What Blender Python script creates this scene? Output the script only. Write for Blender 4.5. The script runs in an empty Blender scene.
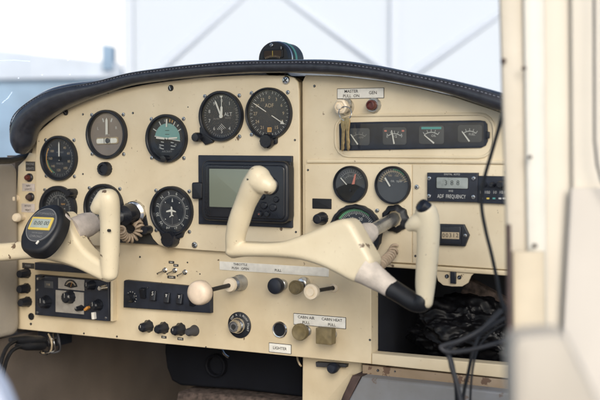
import bpy, bmesh, math, random
from mathutils import Vector, Matrix, noise
random.seed(7)
D2R = math.radians
scene = bpy.context.scene
COL = scene.collection

# ------------------------------------------------------------------ camera
F = 1108.0; TH = D2R(28.0); PITCH = math.atan(61.0 / F); D = 1.72
CAM = Vector((D * math.sin(TH), -D * math.cos(TH), 0.0))
FWD = Vector((-math.sin(TH) * math.cos(PITCH), math.cos(TH) * math.cos(PITCH), -math.sin(PITCH)))
RGT = Vector((math.cos(TH), math.sin(TH), 0))
UP = RGT.cross(FWD)
def ray(x, y):
    return FWD + RGT * ((x - 300) / F) - UP * ((y - 200) / F)
def P(x, y, h=0.0):
    """point of the plane h metres in front of the panel face that stands at that place of the photograph"""
    d = ray(x, y)
    return CAM + d * ((-h - CAM.y) / d.y)
def PD(x, y, dist):
    return CAM + ray(x, y) * dist
def S(x, y, h=0.0):
    return (P(x, y, h) - CAM).dot(FWD) / F
def solve_h(bx, by, hx, hy):
    X = P(bx, by, 0).x
    h = 0.0
    while h < 0.4 and P(hx, hy, h).x < X: h += 0.001
    return h

cd = bpy.data.cameras.new('camera'); cam = bpy.data.objects.new('camera', cd); COL.objects.link(cam)
cam.location = CAM
cam.rotation_euler = Matrix((RGT, UP, -FWD)).transposed().to_euler()
cd.sensor_width = 36; cd.lens = 36 * F / 600
cd.clip_start = 0.02; cd.clip_end = 2000
cd.dof.use_dof = True; cd.dof.focus_distance = 1.76; cd.dof.aperture_fstop = 5.0
scene.camera = cam

# ------------------------------------------------------------------ materials
def nodes(m):
    m.use_nodes = True
    return m.node_tree.nodes, m.node_tree.links
def mat(name, col, rough=0.5, metal=0.0, var=0.0, scale=30, bump=0.0, bscale=400, spec=0.5, emit=None, coat=0.0):
    m = bpy.data.materials.new(name); n, l = nodes(m)
    b = n['Principled BSDF']
    b.inputs['Base Color'].default_value = (*col, 1); b.inputs['Roughness'].default_value = rough
    b.inputs['Metallic'].default_value = metal; b.inputs['Specular IOR Level'].default_value = spec
    b.inputs['Coat Weight'].default_value = coat
    tc = n.new('ShaderNodeTexCoord')
    if var > 0:
        t = n.new('ShaderNodeTexNoise'); t.inputs['Scale'].default_value = scale; t.inputs['Detail'].default_value = 6
        l.new(tc.outputs['Object'], t.inputs['Vector'])
        r = n.new('ShaderNodeValToRGB')
        r.color_ramp.elements[0].position = .3; r.color_ramp.elements[1].position = .7
        r.color_ramp.elements[0].color = (*[c * (1 - var) for c in col], 1)
        r.color_ramp.elements[1].color = (*[min(1, c * (1 + var)) for c in col], 1)
        l.new(t.outputs['Fac'], r.inputs['Fac']); l.new(r.outputs['Color'], b.inputs['Base Color'])
        mr = n.new('ShaderNodeMapRange'); mr.inputs['To Min'].default_value = max(0, rough - .12); mr.inputs['To Max'].default_value = min(1, rough + .12)
        l.new(t.outputs['Fac'], mr.inputs['Value']); l.new(mr.outputs['Result'], b.inputs['Roughness'])
    if bump > 0:
        t2 = n.new('ShaderNodeTexNoise'); t2.inputs['Scale'].default_value = bscale; t2.inputs['Detail'].default_value = 3
        l.new(tc.outputs['Object'], t2.inputs['Vector'])
        bp = n.new('ShaderNodeBump'); bp.inputs['Strength'].default_value = bump; bp.inputs['Distance'].default_value = .001
        l.new(t2.outputs['Fac'], bp.inputs['Height']); l.new(bp.outputs['Normal'], b.inputs['Normal'])
    if emit:
        b.inputs['Emission Color'].default_value = (*emit[0], 1); b.inputs['Emission Strength'].default_value = emit[1]
    return m

def paint(name, col, chip=(.10, .055, .03), chip_at=.70, rough=.42, dirt=.12, chip_scale=55, edge=0, wear=()):
    """old cream paint: faint mottling, grime and small chips down to the brown primer"""
    m = bpy.data.materials.new(name); n, l = nodes(m); b = n['Principled BSDF']
    tc = n.new('ShaderNodeTexCoord')
    def nz(scale, det, rgh=.55):
        t = n.new('ShaderNodeTexNoise'); t.inputs['Scale'].default_value = scale; t.inputs['Detail'].default_value = det
        t.inputs['Roughness'].default_value = rgh; l.new(tc.outputs['Object'], t.inputs['Vector']); return t
    big = nz(9, 5); fine = nz(chip_scale, 7, .62); spk = nz(190, 3)
    r = n.new('ShaderNodeValToRGB'); e = r.color_ramp.elements
    e[0].position = .32; e[1].position = .66
    e[0].color = (col[0] * (1 - dirt), col[1] * (1 - dirt * 1.2), col[2] * (1 - dirt * 1.5), 1); e[1].color = (*col, 1)
    l.new(big.outputs['Fac'], r.inputs['Fac'])
    def over(prev, t, a, bb, colour, amount):
        rr = n.new('ShaderNodeMapRange'); rr.inputs['From Min'].default_value = a; rr.inputs['From Max'].default_value = bb
        rr.inputs['To Max'].default_value = amount
        l.new(t.outputs['Fac'], rr.inputs['Value'])
        mx = n.new('ShaderNodeMixRGB'); mx.inputs['Color2'].default_value = (*colour, 1)
        l.new(rr.outputs['Result'], mx.inputs['Fac']); l.new(prev, mx.inputs['Color1']); return mx.outputs['Color']
    c = over(r.outputs['Color'], spk, .66, .76, (col[0] * .6, col[1] * .5, col[2] * .4), .45)
    if edge:
        ge = n.new('ShaderNodeNewGeometry'); ma = n.new('ShaderNodeMath'); ma.operation = 'MULTIPLY_ADD'; ma.inputs[1].default_value = edge; ma.inputs[2].default_value = -.5 * edge
        l.new(ge.outputs['Pointiness'], ma.inputs[0])
        mi = n.new('ShaderNodeMath'); mi.operation = 'MINIMUM'; mi.inputs[1].default_value = .13; l.new(ma.outputs[0], mi.inputs[0])
        ad = n.new('ShaderNodeMath'); ad.operation = 'ADD'; l.new(mi.outputs[0], ad.inputs[0]); l.new(fine.outputs['Fac'], ad.inputs[1])
        for wp, wr_ in wear:
            vd = n.new('ShaderNodeVectorMath'); vd.operation = 'DISTANCE'; vd.inputs[1].default_value = wp; l.new(tc.outputs['Object'], vd.inputs[0])
            wm = n.new('ShaderNodeMapRange'); wm.inputs['From Min'].default_value = wr_; wm.inputs['From Max'].default_value = wr_ * .3; wm.inputs['To Max'].default_value = .17
            l.new(vd.outputs['Value'], wm.inputs['Value'])
            ad2 = n.new('ShaderNodeMath'); ad2.operation = 'ADD'; l.new(ad.outputs[0], ad2.inputs[0]); l.new(wm.outputs['Result'], ad2.inputs[1]); ad = ad2
        class _o: outputs = {'Fac': ad.outputs[0]}
        c = over(c, _o, chip_at, chip_at + .02, chip, .9)
    else: c = over(c, fine, chip_at, chip_at + .015, chip, .9)
    l.new(c, b.inputs['Base Color'])
    mr = n.new('ShaderNodeMapRange'); mr.inputs['To Min'].default_value = rough - .1; mr.inputs['To Max'].default_value = rough + .15
    l.new(fine.outputs['Fac'], mr.inputs['Value']); l.new(mr.outputs['Result'], b.inputs['Roughness'])
    bp = n.new('ShaderNodeBump'); bp.inputs['Strength'].default_value = .12; bp.inputs['Distance'].default_value = .001
    l.new(spk.outputs['Fac'], bp.inputs['Height']); l.new(bp.outputs['Normal'], b.inputs['Normal'])
    return m

def glass(name, tint=(1, 1, 1), gloss=.06, rough=.03):
    m = bpy.data.materials.new(name); n, l = nodes(m); n.remove(n['Principled BSDF'])
    out = n['Material Output']
    tr = n.new('ShaderNodeBsdfTransparent'); tr.inputs['Color'].default_value = (*tint, 1)
    gl = n.new('ShaderNodeBsdfGlossy'); gl.inputs['Roughness'].default_value = rough
    lw = n.new('ShaderNodeLayerWeight'); lw.inputs['Blend'].default_value = .5
    pw = n.new('ShaderNodeMath'); pw.operation = 'POWER'; pw.inputs[1].default_value = 5; l.new(lw.outputs['Facing'], pw.inputs[0])
    ad = n.new('ShaderNodeMath'); ad.operation = 'MULTIPLY_ADD'; ad.inputs[1].default_value = .5; ad.inputs[2].default_value = gloss
    l.new(pw.outputs[0], ad.inputs[0])
    mx = n.new('ShaderNodeMixShader'); l.new(ad.outputs[0], mx.inputs['Fac']); l.new(tr.outputs[0], mx.inputs[1]); l.new(gl.outputs[0], mx.inputs[2])
    l.new(mx.outputs[0], out.inputs['Surface'])
    return m

M = {}
M['cream'] = paint('cream paint', (.725, .63, .46), chip_at=.685, dirt=.15)
M['cream2'] = paint('cream paint lower', (.71, .61, .435), chip_at=.68, dirt=.2)
M['black'] = mat('black bezel', (.010, .012, .018), .42, var=.3)
M['blackg'] = mat('black gloss plastic', (.012, .014, .02), .28, var=.3)
M['navy'] = mat('navy black panel', (.014, .018, .030), .5, var=.35, scale=60, bump=.1)
M['leather'] = mat('navy leather', (.026, .028, .038), .36, var=.3, scale=90, bump=.5, bscale=900, coat=.5)
M['thread'] = mat('stitch thread', (.22, .23, .28), .8)
M['dial'] = mat('dial black', (.019, .023, .033), .6, var=.15)
M['dialgrey'] = mat('dial grey', (.062, .066, .074), .6, var=.15)
M['dialreflect'] = mat('dial reflection tone', (.23, .19, .165), .5, var=.1)  # glass reflection put into the dial colour, lighter grey-brown than the others
M['cover'] = mat('dial cover', (.006, .007, .010), .35)
M['white'] = mat('dial white', (.52, .52, .50), .6)
M['dimwhite'] = mat('dial dim white', (.22, .22, .22), .6)
M['faded'] = mat('faded cream print', (.42, .34, .23), .6)
M['amber'] = mat('amber print', (.60, .33, .10), .6)
M['yellow'] = mat('yellow print', (.62, .47, .10), .6)
M['green'] = mat('green arc', (.10, .30, .16), .6)
M['teal'] = mat('teal print', (.09, .32, .30), .6)
M['sky'] = mat('horizon card teal', (.17, .34, .33), .6)
M['red'] = mat('red needle', (.55, .20, .16), .5)
M['needle'] = mat('needle white', (.66, .64, .59), .5)
M['chrome'] = mat('chrome', (.62, .61, .59), .22, 1, var=.15, scale=200)
M['steel'] = mat('screw steel', (.55, .56, .57), .28, 1, var=.3, scale=300)
M['slot'] = mat('screw slot', (.02, .02, .02), .7)
M['shaft'] = mat('shaft steel', (.42, .43, .44), .30, .85, var=.3, scale=60)
M['brass'] = mat('brass key', (.40, .29, .15), .35, 1, var=.3, scale=200)
M['placard'] = mat('placard white', (.76, .74, .68), .5, var=.08, scale=120)
M['ink'] = mat('placard ink', (.035, .032, .03), .7)
M['olive'] = mat('olive knob', (.165, .128, .062), .5, var=.25, scale=120)
M['ivory'] = mat('ivory knob', (.80, .69, .53), .4, var=.08, scale=60)
M['whiteknob'] = mat('pale knob', (.70, .57, .44), .42, var=.10, scale=70)
M['maroon'] = mat('maroon plastic', (.10, .025, .02), .3)
M['lcd'] = mat('lcd olive', (.165, .19, .148), .22, var=.06, scale=8, spec=.8)
M['lcdgrey'] = mat('lcd grey', (.28, .31, .30), .3, var=.15, scale=60)
M['lcdpale'] = mat('lcd pale', (.36, .40, .36), .25, var=.1, scale=60)
M['lcddark'] = mat('lcd segments', (.05, .06, .06), .4)
M['glass'] = glass('instrument glass', (.93, .95, .95), .045, .02)
M['pane'] = glass('window acrylic', (.985, .99, 1.0), .02, .02)
M['rubber'] = mat('black rubber', (.008, .009, .012), .5, var=.3, scale=80)
M['rubberg'] = mat('grey rubber', (.045, .045, .05), .55, var=.3)
M['tape'] = mat('white cloth tape', (.62, .55, .48), .8, var=.18, scale=70, bump=.5, bscale=350)
M['tapeg'] = mat('grey cloth tape', (.50, .45, .42), .8, var=.2, scale=70, bump=.5, bscale=350)
M['cord'] = mat('coiled cord beige', (.37, .285, .205), .6, var=.2, scale=80)
M['radioface'] = mat('radio face grey', (.33, .31, .28), .5, var=.15, scale=90)
M['sidewall'] = mat('sidewall vinyl', (.33, .295, .25), .6, var=.12, scale=14, bump=.4, bscale=600)
M['headliner'] = mat('headliner', (.42, .43, .45), .8, var=.05, scale=14)
M['foot'] = mat('footwell trim', (.12, .097, .08), .8, var=.18, scale=10, bump=.3, bscale=300)
M['footdark'] = mat('footwell dark carpet', (.05, .037, .03), .9, var=.3, scale=25)
M['duct'] = mat('duct black', (.005, .006, .010), .75, var=.3, scale=15, spec=.2)
M['gloveliner'] = mat('glove liner', (.016, .018, .026), .7, var=.3, scale=20)
M['bag'] = mat('bin bag film', (.004, .004, .005), .40, spec=.22)
M['grime'] = paint('grimy ledge', (.33, .26, .19), chip=(.10, .055, .035), chip_at=.58, dirt=.35, rough=.6, chip_scale=38)
M['greybox'] = paint('scuffed grey metal', (.21, .22, .24), chip=(.13, .10, .085), chip_at=.66, dirt=.25, rough=.5, chip_scale=30)
M['rust'] = mat('rust brown edge', (.055, .034, .030), .7, var=.4, scale=60)
M['rag'] = mat('rag brown', (.075, .055, .048), .9, var=.7, scale=110, bump=.6, bscale=300)
M['doorpost'] = paint('door post cream', (.48, .435, .36), chip_at=.78, dirt=.10)
M['doorlight'] = mat('door post pale strip', (.54, .525, .475), .4, var=.05)
M['doorcream'] = mat('door liner cream', (.55, .505, .43), .5, var=.07, scale=10)
M['doorpanel'] = mat('door panel beige', (.51, .47, .42), .6, var=.06, scale=8)
M['doorframe'] = mat('door frame cream', (.56, .515, .44), .5, var=.06, scale=8)
M['doorgold'] = mat('door jamb ochre', (.51, .44, .33), .5, var=.12, scale=12)
M['seatgrey'] = mat('seat grey vinyl', (.40, .36, .305), .6, var=.08, scale=14)
M['seatpale'] = mat('pale cloth', (.45, .50, .62), .8, var=.06, scale=14)
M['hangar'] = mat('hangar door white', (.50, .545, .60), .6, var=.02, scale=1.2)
M['skywhite'] = mat('white sky backdrop', (.86, .85, .83), .6, var=.02, scale=.4)  # white of the bright sky, used on an added board
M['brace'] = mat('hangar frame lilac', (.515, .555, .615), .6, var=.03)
M['bluewall'] = mat('blue shed wall', (.21, .30, .40), .7, var=.3, scale=.6)
M['pinkband'] = mat('pale shed fascia', (.46, .51, .58), .7, var=.15, scale=.8)
M['apron'] = mat('apron concrete', (.22, .26, .33), .9, var=.15, scale=.7)
M['scratch'] = bpy.data.materials.new('acrylic scratch'); _n, _l = nodes(M['scratch']); _n.remove(_n['Principled BSDF'])
_t = _n.new('ShaderNodeBsdfTranslucent'); _t.inputs['Color'].default_value = (.95, .96, 1, 1); _g = _n.new('ShaderNodeBsdfDiffuse'); _g.inputs['Color'].default_value = (.95, .96, 1, 1)
_a = _n.new('ShaderNodeAddShader'); _l.new(_t.outputs[0], _a.inputs[0]); _l.new(_g.outputs[0], _a.inputs[1]); _l.new(_a.outputs[0], _n['Material Output'].inputs['Surface'])
M['orange'] = mat('orange lever', (.62, .28, .06), .5)

# ------------------------------------------------------------------ mesh builder; local axes: u right, v up, h towards the cabin
_txt = {}
def text_geo(s, off=0.0):
    if (s, off) not in _txt:
        c = bpy.data.curves.new('t', 'FONT'); c.body = s; c.align_x = 'CENTER'; c.align_y = 'CENTER'; c.resolution_u = 2; c.offset = off
        o = bpy.data.objects.new('t', c); COL.objects.link(o)
        bpy.context.view_layer.update()
        me = bpy.data.meshes.new_from_object(o.evaluated_get(bpy.context.evaluated_depsgraph_get()))
        _txt[(s, off)] = ([tuple(v.co) for v in me.vertices], [tuple(p.vertices) for p in me.polygons])
        bpy.data.objects.remove(o); bpy.data.curves.remove(c); bpy.data.meshes.remove(me)
    return _txt[(s, off)]

def cat(pts, n=8):
    """Catmull-Rom through tuples of any length"""
    out = []
    for i in range(len(pts) - 1):
        p0 = pts[max(i - 1, 0)]; p1 = pts[i]; p2 = pts[i + 1]; p3 = pts[min(i + 2, len(pts) - 1)]
        for k in range(n):
            t = k / n
            out.append(tuple(.5 * (2 * b + (c - a) * t + (2 * a - 5 * b + 4 * c - d) * t * t + (3 * b - a - 3 * c + d) * t ** 3)
                             for a, b, c, d in zip(p0, p1, p2, p3)))
    out.append(tuple(pts[-1])); return out

class MB:
    def __init__(s, org=None):
        s.v = []; s.f = []; s.m = []; s.mats = []; s.org = Vector(org) if org is not None else Vector()
        s.T = None
    def mi(s, m):
        if m not in s.mats: s.mats.append(m)
        return s.mats.index(m)
    def add(s, verts, faces, m):
        k = len(s.v); i = s.mi(m)
        for p in verts:
            p = Vector(p)
            if s.T: p = s.T @ p
            s.v.append(p)
        for f in faces: s.f.append(tuple(a + k for a in f)); s.m.append(i)
    def uvh(s, pts): return [(p[0], -p[2], p[1]) for p in pts]
    # outline (list of (u,v), counter-clockwise) extruded from h0 to h1 with a chamfer c on the front edge
    def prism(s, o, h0, h1, m, c=0.0):
        a = sum(o[i][0] * o[(i + 1) % len(o)][1] - o[(i + 1) % len(o)][0] * o[i][1] for i in range(len(o)))
        if a < 0: o = o[::-1]
        n = len(o); rings = [[(u, v, h0) for u, v in o]]
        if c > 0:
            ins = []
            for i in range(n):
                p, q, r = Vector(o[i - 1]), Vector(o[i]), Vector(o[(i + 1) % n])
                d1 = (q - p).normalized() if (q - p).length > 1e-9 else Vector((1, 0))
                d2 = (r - q).normalized() if (r - q).length > 1e-9 else d1
                n1 = Vector((-d1.y, d1.x)); n2 = Vector((-d2.y, d2.x)); b = n1 + n2
                b = b.normalized() if b.length > 1e-6 else n1
                ins.append(q + b * min(c / max(.35, b.dot(n1)), c * 2))
            for t in (0, .3, .7, 1):
                a_ = t * math.pi / 2
                rings.append([(o[i][0] + (ins[i][0] - o[i][0]) * (1 - math.cos(a_)), o[i][1] + (ins[i][1] - o[i][1]) * (1 - math.cos(a_)), h1 - c + c * math.sin(a_)) for i in range(n)])
        else: rings.append([(u, v, h1) for u, v in o])
        vs = [p for r in rings for p in r]; fs = []
        for k in range(len(rings) - 1):
            for i in range(n):
                j = (i + 1) % n; fs.append((k * n + i, k * n + j, (k + 1) * n + j, (k + 1) * n + i))
        fs.append(tuple(range((len(rings) - 1) * n, len(rings) * n))); fs.append(tuple(reversed(range(n))))
        s.add(s.uvh(vs), fs, m)
    def rrect(s, u, v, w, hh, h0, h1, m, r=.001, c=.0004, rot=0):
        s.prism(rr(u, v, w, hh, r, rot), h0, h1, m, c)
    def lathe(s, u, v, prof, m, seg=36, axis=None, fn=None):
        """profile of (radius, h); capped where the radius is 0"""
        rings = []; vs = []; fs = []
        for r, h in prof:
            if r <= 1e-7: vs.append((u, v, h)); rings.append([len(vs) - 1])
            else:
                b = len(vs)
                for i in range(seg):
                    a = 2 * math.pi * i / seg; k = fn(a) if fn else 1
                    vs.append((u + r * k * math.cos(a), v + r * k * math.sin(a), h))
                rings.append(list(range(b, b + seg)))
        for A, B in zip(rings, rings[1:]):
            for i in range(seg):
                j = (i + 1) % seg
                if len(A) == 1 and len(B) == 1: continue
                if len(A) == 1: fs.append((A[0], B[j], B[i])[::-1])
                elif len(B) == 1: fs.append((A[i], A[j], B[0]))
                else: fs.append((A[i], A[j], B[j], B[i]))
        s.add(s.uvh(vs), fs, m)
    def disc(s, u, v, r, h, m, seg=40): s.add(s.uvh([(u + r * math.cos(2 * math.pi * i / seg), v + r * math.sin(2 * math.pi * i / seg), h) for i in range(seg)]), [tuple(range(seg))], m)
    def poly(s, pts, h, m):
        a = sum(pts[i][0] * pts[(i + 1) % len(pts)][1] - pts[(i + 1) % len(pts)][0] * pts[i][1] for i in range(len(pts)))
        if a < 0: pts = pts[::-1]
        s.add(s.uvh([(u, v, h) for u, v in pts]), [tuple(range(len(pts)))], m)
    def seg(s, u0, v0, u1, v1, w, h, m, w1=None):
        d = Vector((u1 - u0, v1 - v0)); d.normalize(); n = Vector((-d.y, d.x)); w1 = w if w1 is None else w1
        s.poly([(u0 - n.x * w / 2, v0 - n.y * w / 2), (u1 - n.x * w1 / 2, v1 - n.y * w1 / 2), (u1 + n.x * w1 / 2, v1 + n.y * w1 / 2), (u0 + n.x * w / 2, v0 + n.y * w / 2)], h, m)
    def arc(s, u, v, r0, r1, a0, a1, h, m, n=20):
        """angles in degrees clockwise from twelve o'clock"""
        pt = lambda r, a: (u + r * math.sin(D2R(a)), v + r * math.cos(D2R(a)))
        s.poly([pt(r1, a0 + (a1 - a0) * i / n) for i in range(n + 1)] + [pt(r0, a1 - (a1 - a0) * i / n) for i in range(n + 1)], h, m)
    def ticks(s, u, v, r0, r1, a0, a1, n, w, h, m):
        for i in range(n + 1):
            a = D2R(a0 + (a1 - a0) * i / n)
            s.seg(u + r0 * math.sin(a), v + r0 * math.cos(a), u + r1 * math.sin(a), v + r1 * math.cos(a), w, h, m)
    def text(s, t, u, v, h, size, m, rot=0, sx=1, off=0.0):
        vs, fs = text_geo(t, off); c, n = math.cos(D2R(rot)), math.sin(D2R(rot))
        s.add(s.uvh([(u + (x * sx * c - y * n) * size, v + (x * sx * n + y * c) * size, h) for x, y, z in vs]), fs, m)
    # tube in WORLD coordinates; radii in metres, rb = depth radius factor
    def tube(s, pts, rad, m, seg=12, flat=1.0, caps=True, up=None):
        pts = [Vector(p) - s.org for p in pts]; n = len(pts)
        if not hasattr(rad, '__len__'): rad = [rad] * n
        vs = []; fs = []; prev = None
        for i, p in enumerate(pts):
            t = (pts[min(i + 1, n - 1)] - pts[max(i - 1, 0)]).normalized()
            if up is not None:
                b = (Vector(up) - t * t.dot(Vector(up))).normalized(); a = b.cross(t)
            else:
                if prev is None: prev = t.orthogonal().normalized()
                a = (prev - t * prev.dot(t)); a = a.normalized() if a.length > 1e-6 else t.orthogonal().normalized(); prev = a; b = t.cross(a)
            for k in range(seg):
                q = 2 * math.pi * k / seg
                vs.append(p + a * (rad[i] * math.cos(q)) + b * (rad[i] * flat * math.sin(q)))
        for i in range(n - 1):
            for k in range(seg):
                j = (k + 1) % seg; fs.append((i * seg + k, i * seg + j, (i + 1) * seg + j, (i + 1) * seg + k))
        if caps: fs.append(tuple(reversed(range(seg)))); fs.append(tuple(range((n - 1) * seg, n * seg)))
        T = s.T; s.T = None; s.add(vs, fs, m); s.T = T
    def build(s, name, parent=None, loc=None, angle=38, mesh=None):
        me = bpy.data.meshes.new(name); me.from_pydata([tuple(p) for p in s.v], [], s.f); me.update()
        for m in s.mats: me.materials.append(M[m])
        me.polygons.foreach_set('material_index', s.m)
        bm = bmesh.new(); bm.from_mesh(me)
        bmesh.ops.recalc_face_normals(bm, faces=bm.faces) if s.recalc else None
        bm.to_mesh(me); bm.free()
        me.polygons.foreach_set('use_smooth', [True] * len(me.polygons)); me.set_sharp_from_angle(angle=D2R(angle))
        o = bpy.data.objects.new(name, me); COL.objects.link(o)
        if parent: o.parent = parent
        if loc is not None: o.location = loc
        return o
    recalc = False

def rr(u, v, w, hh, r, rot=0):
    pts = []; r = min(r, w / 2 - 1e-6, hh / 2 - 1e-6)
    for cx, cy, a0 in ((w / 2 - r, hh / 2 - r, 0), (-w / 2 + r, hh / 2 - r, 90), (-w / 2 + r, -hh / 2 + r, 180), (w / 2 - r, -hh / 2 + r, 270)):
        for k in range(5):
            a = D2R(a0 + 22.5 * k); pts.append((cx + r * math.cos(a), cy + r * math.sin(a)))
    c, s_ = math.cos(D2R(rot)), math.sin(D2R(rot))
    return [(u + x * c - y * s_, v + x * s_ + y * c) for x, y in pts]

def tag(o, label=None, category=None, group=None, kind=None):
    if label: o['label'] = label
    if category: o['category'] = category
    if group: o['group'] = group
    if kind: o['kind'] = kind
    return o
def thing(name, label, category, loc, group=None):
    o = bpy.data.objects.new(name, None); o.empty_display_size = .01; COL.objects.link(o); o.location = loc
    return tag(o, label, category, group)
def pxo(pts, h, org):
    """photo outline -> (u,v) list on the plane h, relative to org"""
    out = []
    for x, y in pts:
        p = P(x, y, h) - org; out.append((p.x, p.z))
    return out

# one screw mesh shared by every screw
_sb = MB(); _sb.lathe(0, 0, [(.0034, 0), (.0034, .0010), (.0028, .0018), (.0012, .0022), (0, .0022)], 'steel', 16)
_sb.rrect(0, 0, .0046, .0009, .0021, .00235, 'slot', .0002, 0, 35); _sb.rrect(0, 0, .0009, .0046, .0021, .00236, 'slot', .0002, 0, 35)
_so = _sb.build('screw'); SCREW = _so.data; bpy.data.objects.remove(_so)
_sb = MB(); _sb.lathe(0, 0, [(.0034, 0), (.0034, .0010), (.0028, .0018), (0, .0020)], 'rubber', 14); _sb.rrect(0, 0, .0042, .0008, .0018, .0022, 'steel', .0002, 0, 20)
_so = _sb.build('screw'); SCREWD = _so.data; bpy.data.objects.remove(_so)
def screw(parent, u, v, h, dark=False, sc=1.0):
    o = bpy.data.objects.new('screw', SCREWD if dark else SCREW); COL.objects.link(o); o.parent = parent
    o.location = (u, -h, v); o.rotation_euler = (0, random.uniform(0, 3), 0); o.scale = (sc, sc, sc); return o

HF = .012      # front of the raised flight panel
# ================================================================== SETTING
# ground
b = MB(); b.add([(-300, -300, -1.75), (300, -300, -1.75), (300, 300, -1.75), (-300, 300, -1.75)], [(0, 1, 2, 3)], 'apron')
tag(b.build('ground'), 'pale concrete apron outside the aircraft', None, kind='structure')

# hangar door: white sheet with posts and diagonal braces, 14 m ahead
def wpt(x, y, dist): return PD(x, y, dist)
hd = thing('hangar', 'white hangar door with pale lilac braced frame seen through the windshield', 'hangar', PD(395, 139, 14) + Vector((0, 0, -1.75)))
def vert_panel(mb, x0, x1, ytop, ybot, dist, thick, m):
    a, c = PD(x0, 139, dist), PD(x1, 139, dist)
    zt = PD(x0, ytop, dist).z; zb = PD(x0, ybot, dist).z
    n = Vector((FWD.x, FWD.y, 0)).normalized() * thick
    vs = []
    for q in (a, c):
        for z in (zb, zt):
            for k in (0, 1):
                p = Vector((q.x, q.y, z)) + n * k; vs.append(p - mb.org)
    mb.add(vs, [(0, 2, 3, 1)[::-1], (4, 5, 7, 6)[::-1], (0, 4, 6, 2)[::-1], (1, 3, 7, 5)[::-1], (2, 6, 7, 3)[::-1], (0, 1, 5, 4)[::-1]], m)
MB.recalc = True
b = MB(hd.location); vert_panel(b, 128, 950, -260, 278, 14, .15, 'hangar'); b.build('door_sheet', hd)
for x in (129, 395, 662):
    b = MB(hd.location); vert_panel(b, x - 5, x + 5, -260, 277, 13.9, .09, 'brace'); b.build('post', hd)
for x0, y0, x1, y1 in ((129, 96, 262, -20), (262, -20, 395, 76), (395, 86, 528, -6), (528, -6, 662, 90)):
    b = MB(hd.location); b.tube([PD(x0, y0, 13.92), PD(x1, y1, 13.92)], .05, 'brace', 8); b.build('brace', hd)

bs = thing('shed', 'blue metal shed with pale fascia beyond the side window', 'shed', PD(40, 139, 30) + Vector((0, 0, -1.75)))
def slab(mb, quad, dist, thick, m):
    n = Vector((FWD.x, FWD.y, 0)).normalized() * thick
    vs = [PD(x, y, dist) - mb.org + n * k for k in (0, 1) for x, y in quad]
    mb.add(vs, [(0, 1, 2, 3), (7, 6, 5, 4), (0, 4, 5, 1), (1, 5, 6, 2), (2, 6, 7, 3), (3, 7, 4, 0)], m)
b = MB(bs.location); slab(b, [(-260, 30), (120, 68), (120, 198), (-260, 198)], 30, 4, 'bluewall'); b.build('wall', bs)
b = MB(bs.location); slab(b, [(-260, 22), (121, 63), (121, 77), (-260, 84)], 29.8, .15, 'pinkband'); b.build('fascia', bs)
b = MB(bs.location); slab(b, [(102, 44), (113, 46), (113, 70), (102, 70)], 29.7, .5, 'bluewall'); b.build('vent_box', bs)

wh = thing('hangar', 'white board added as bright sky behind the blue shed', 'hangar', PD(60, 139, 48) + Vector((0, 0, -1.75)))  # no real building: board added to whiten the dim sky on the left
b = MB(wh.location); slab(b, [(-500, -260), (175, -260), (175, 181), (-500, 181)], 48, 3, 'skywhite'); b.build('wall', wh)
b = MB(wh.location); slab(b, [(-500, -266), (178, -266), (178, -255), (-500, -255)], 47.8, 4, 'brace'); b.build('board_edge', wh)
# ------------------------------------------------------------------ cabin shell
XL = P(21, 250, 0).x                       # inner face of the left side wall
z_sill = P(12, 163, .02).z
zf = -.62                                  # cabin floor
# left side wall trim: rounded padded slab running aft from the panel
o = P(20, 337, .0); b = MB(o)
prof = []
zt = P(18, 163, .05).z; zb = P(10, 338, .04).z
pts = rr(0, 0, .9, zt - zb, .018)
vs = []; n = len(pts)
yc = -.45 - .004; zc = (zt + zb) / 2
for k, (x, ins) in enumerate(((-.05, 0), (-.008, 0), (-.003, .002), (-.0005, .005), (0, .010))):
    for (a, c) in pts:
        s_ = 1 - ins / .45; s2 = 1 - ins / ((zt - zb) / 2)
        vs.append(Vector((XL + x, yc + a * s_, zc + c * s2)) - o)
fs = [(k * n + i, k * n + (i + 1) % n, (k + 1) * n + (i + 1) % n, (k + 1) * n + i) for k in range(4) for i in range(n)] + [tuple(range(4 * n, 5 * n)), tuple(reversed(range(n)))]
b.add(vs, fs, 'sidewall')
side = b.build('side_trim_panel', None, o); tag(side, 'grey-beige padded side trim panel at the left end of the instrument panel', 'trim panel')
# cabin wall below and around the footwell
o = Vector((XL - .02, .1, zf)); b = MB(o)
def boxw(mb, lo, hi, m):
    x0, y0, z0 = Vector(lo) - mb.org; x1, y1, z1 = Vector(hi) - mb.org
    mb.add([(x0, y0, z0), (x1, y0, z0), (x1, y1, z0), (x0, y1, z0), (x0, y0, z1), (x1, y0, z1), (x1, y1, z1), (x0, y1, z1)],
           [(3, 2, 1, 0), (4, 5, 6, 7), (0, 1, 5, 4), (1, 2, 6, 5), (2, 3, 7, 6), (3, 0, 4, 7)], m)
boxw(b, (XL - .03, -.9, zf), (XL - .012, .62, zb - .003), 'foot')
tag(b.build('cabin_side_wall', None, o), 'brown cabin side wall beside the pilot footwell', 'wall', kind='structure')
o = Vector((-.1, .55, zf)); b = MB(o); boxw(b, (XL - .012, .55, zf), (.75, .59, .02), 'foot')
tag(b.build('firewall', None, o), 'brown lined firewall at the front of the footwell', 'wall', kind='structure')
o = Vector((0, 0, zf)); b = MB(o); boxw(b, (XL - .03, -.9, zf - .02), (.75, .62, zf), 'footdark')
tag(b.build('floor', None, o), 'dark carpeted cabin floor', 'floor', kind='structure')
# footwell upper lining and outer skin so that no daylight leaks in behind the panel
o = Vector((XL - .05, .1, -.35)); b = MB(o); boxw(b, (XL - .05, .022, -.36), (XL - .031, .60, -.03), 'foot')
tag(b.build('fuselage_side', None, o), 'fuselage side skin ahead of the panel', 'wall', kind='structure')

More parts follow.
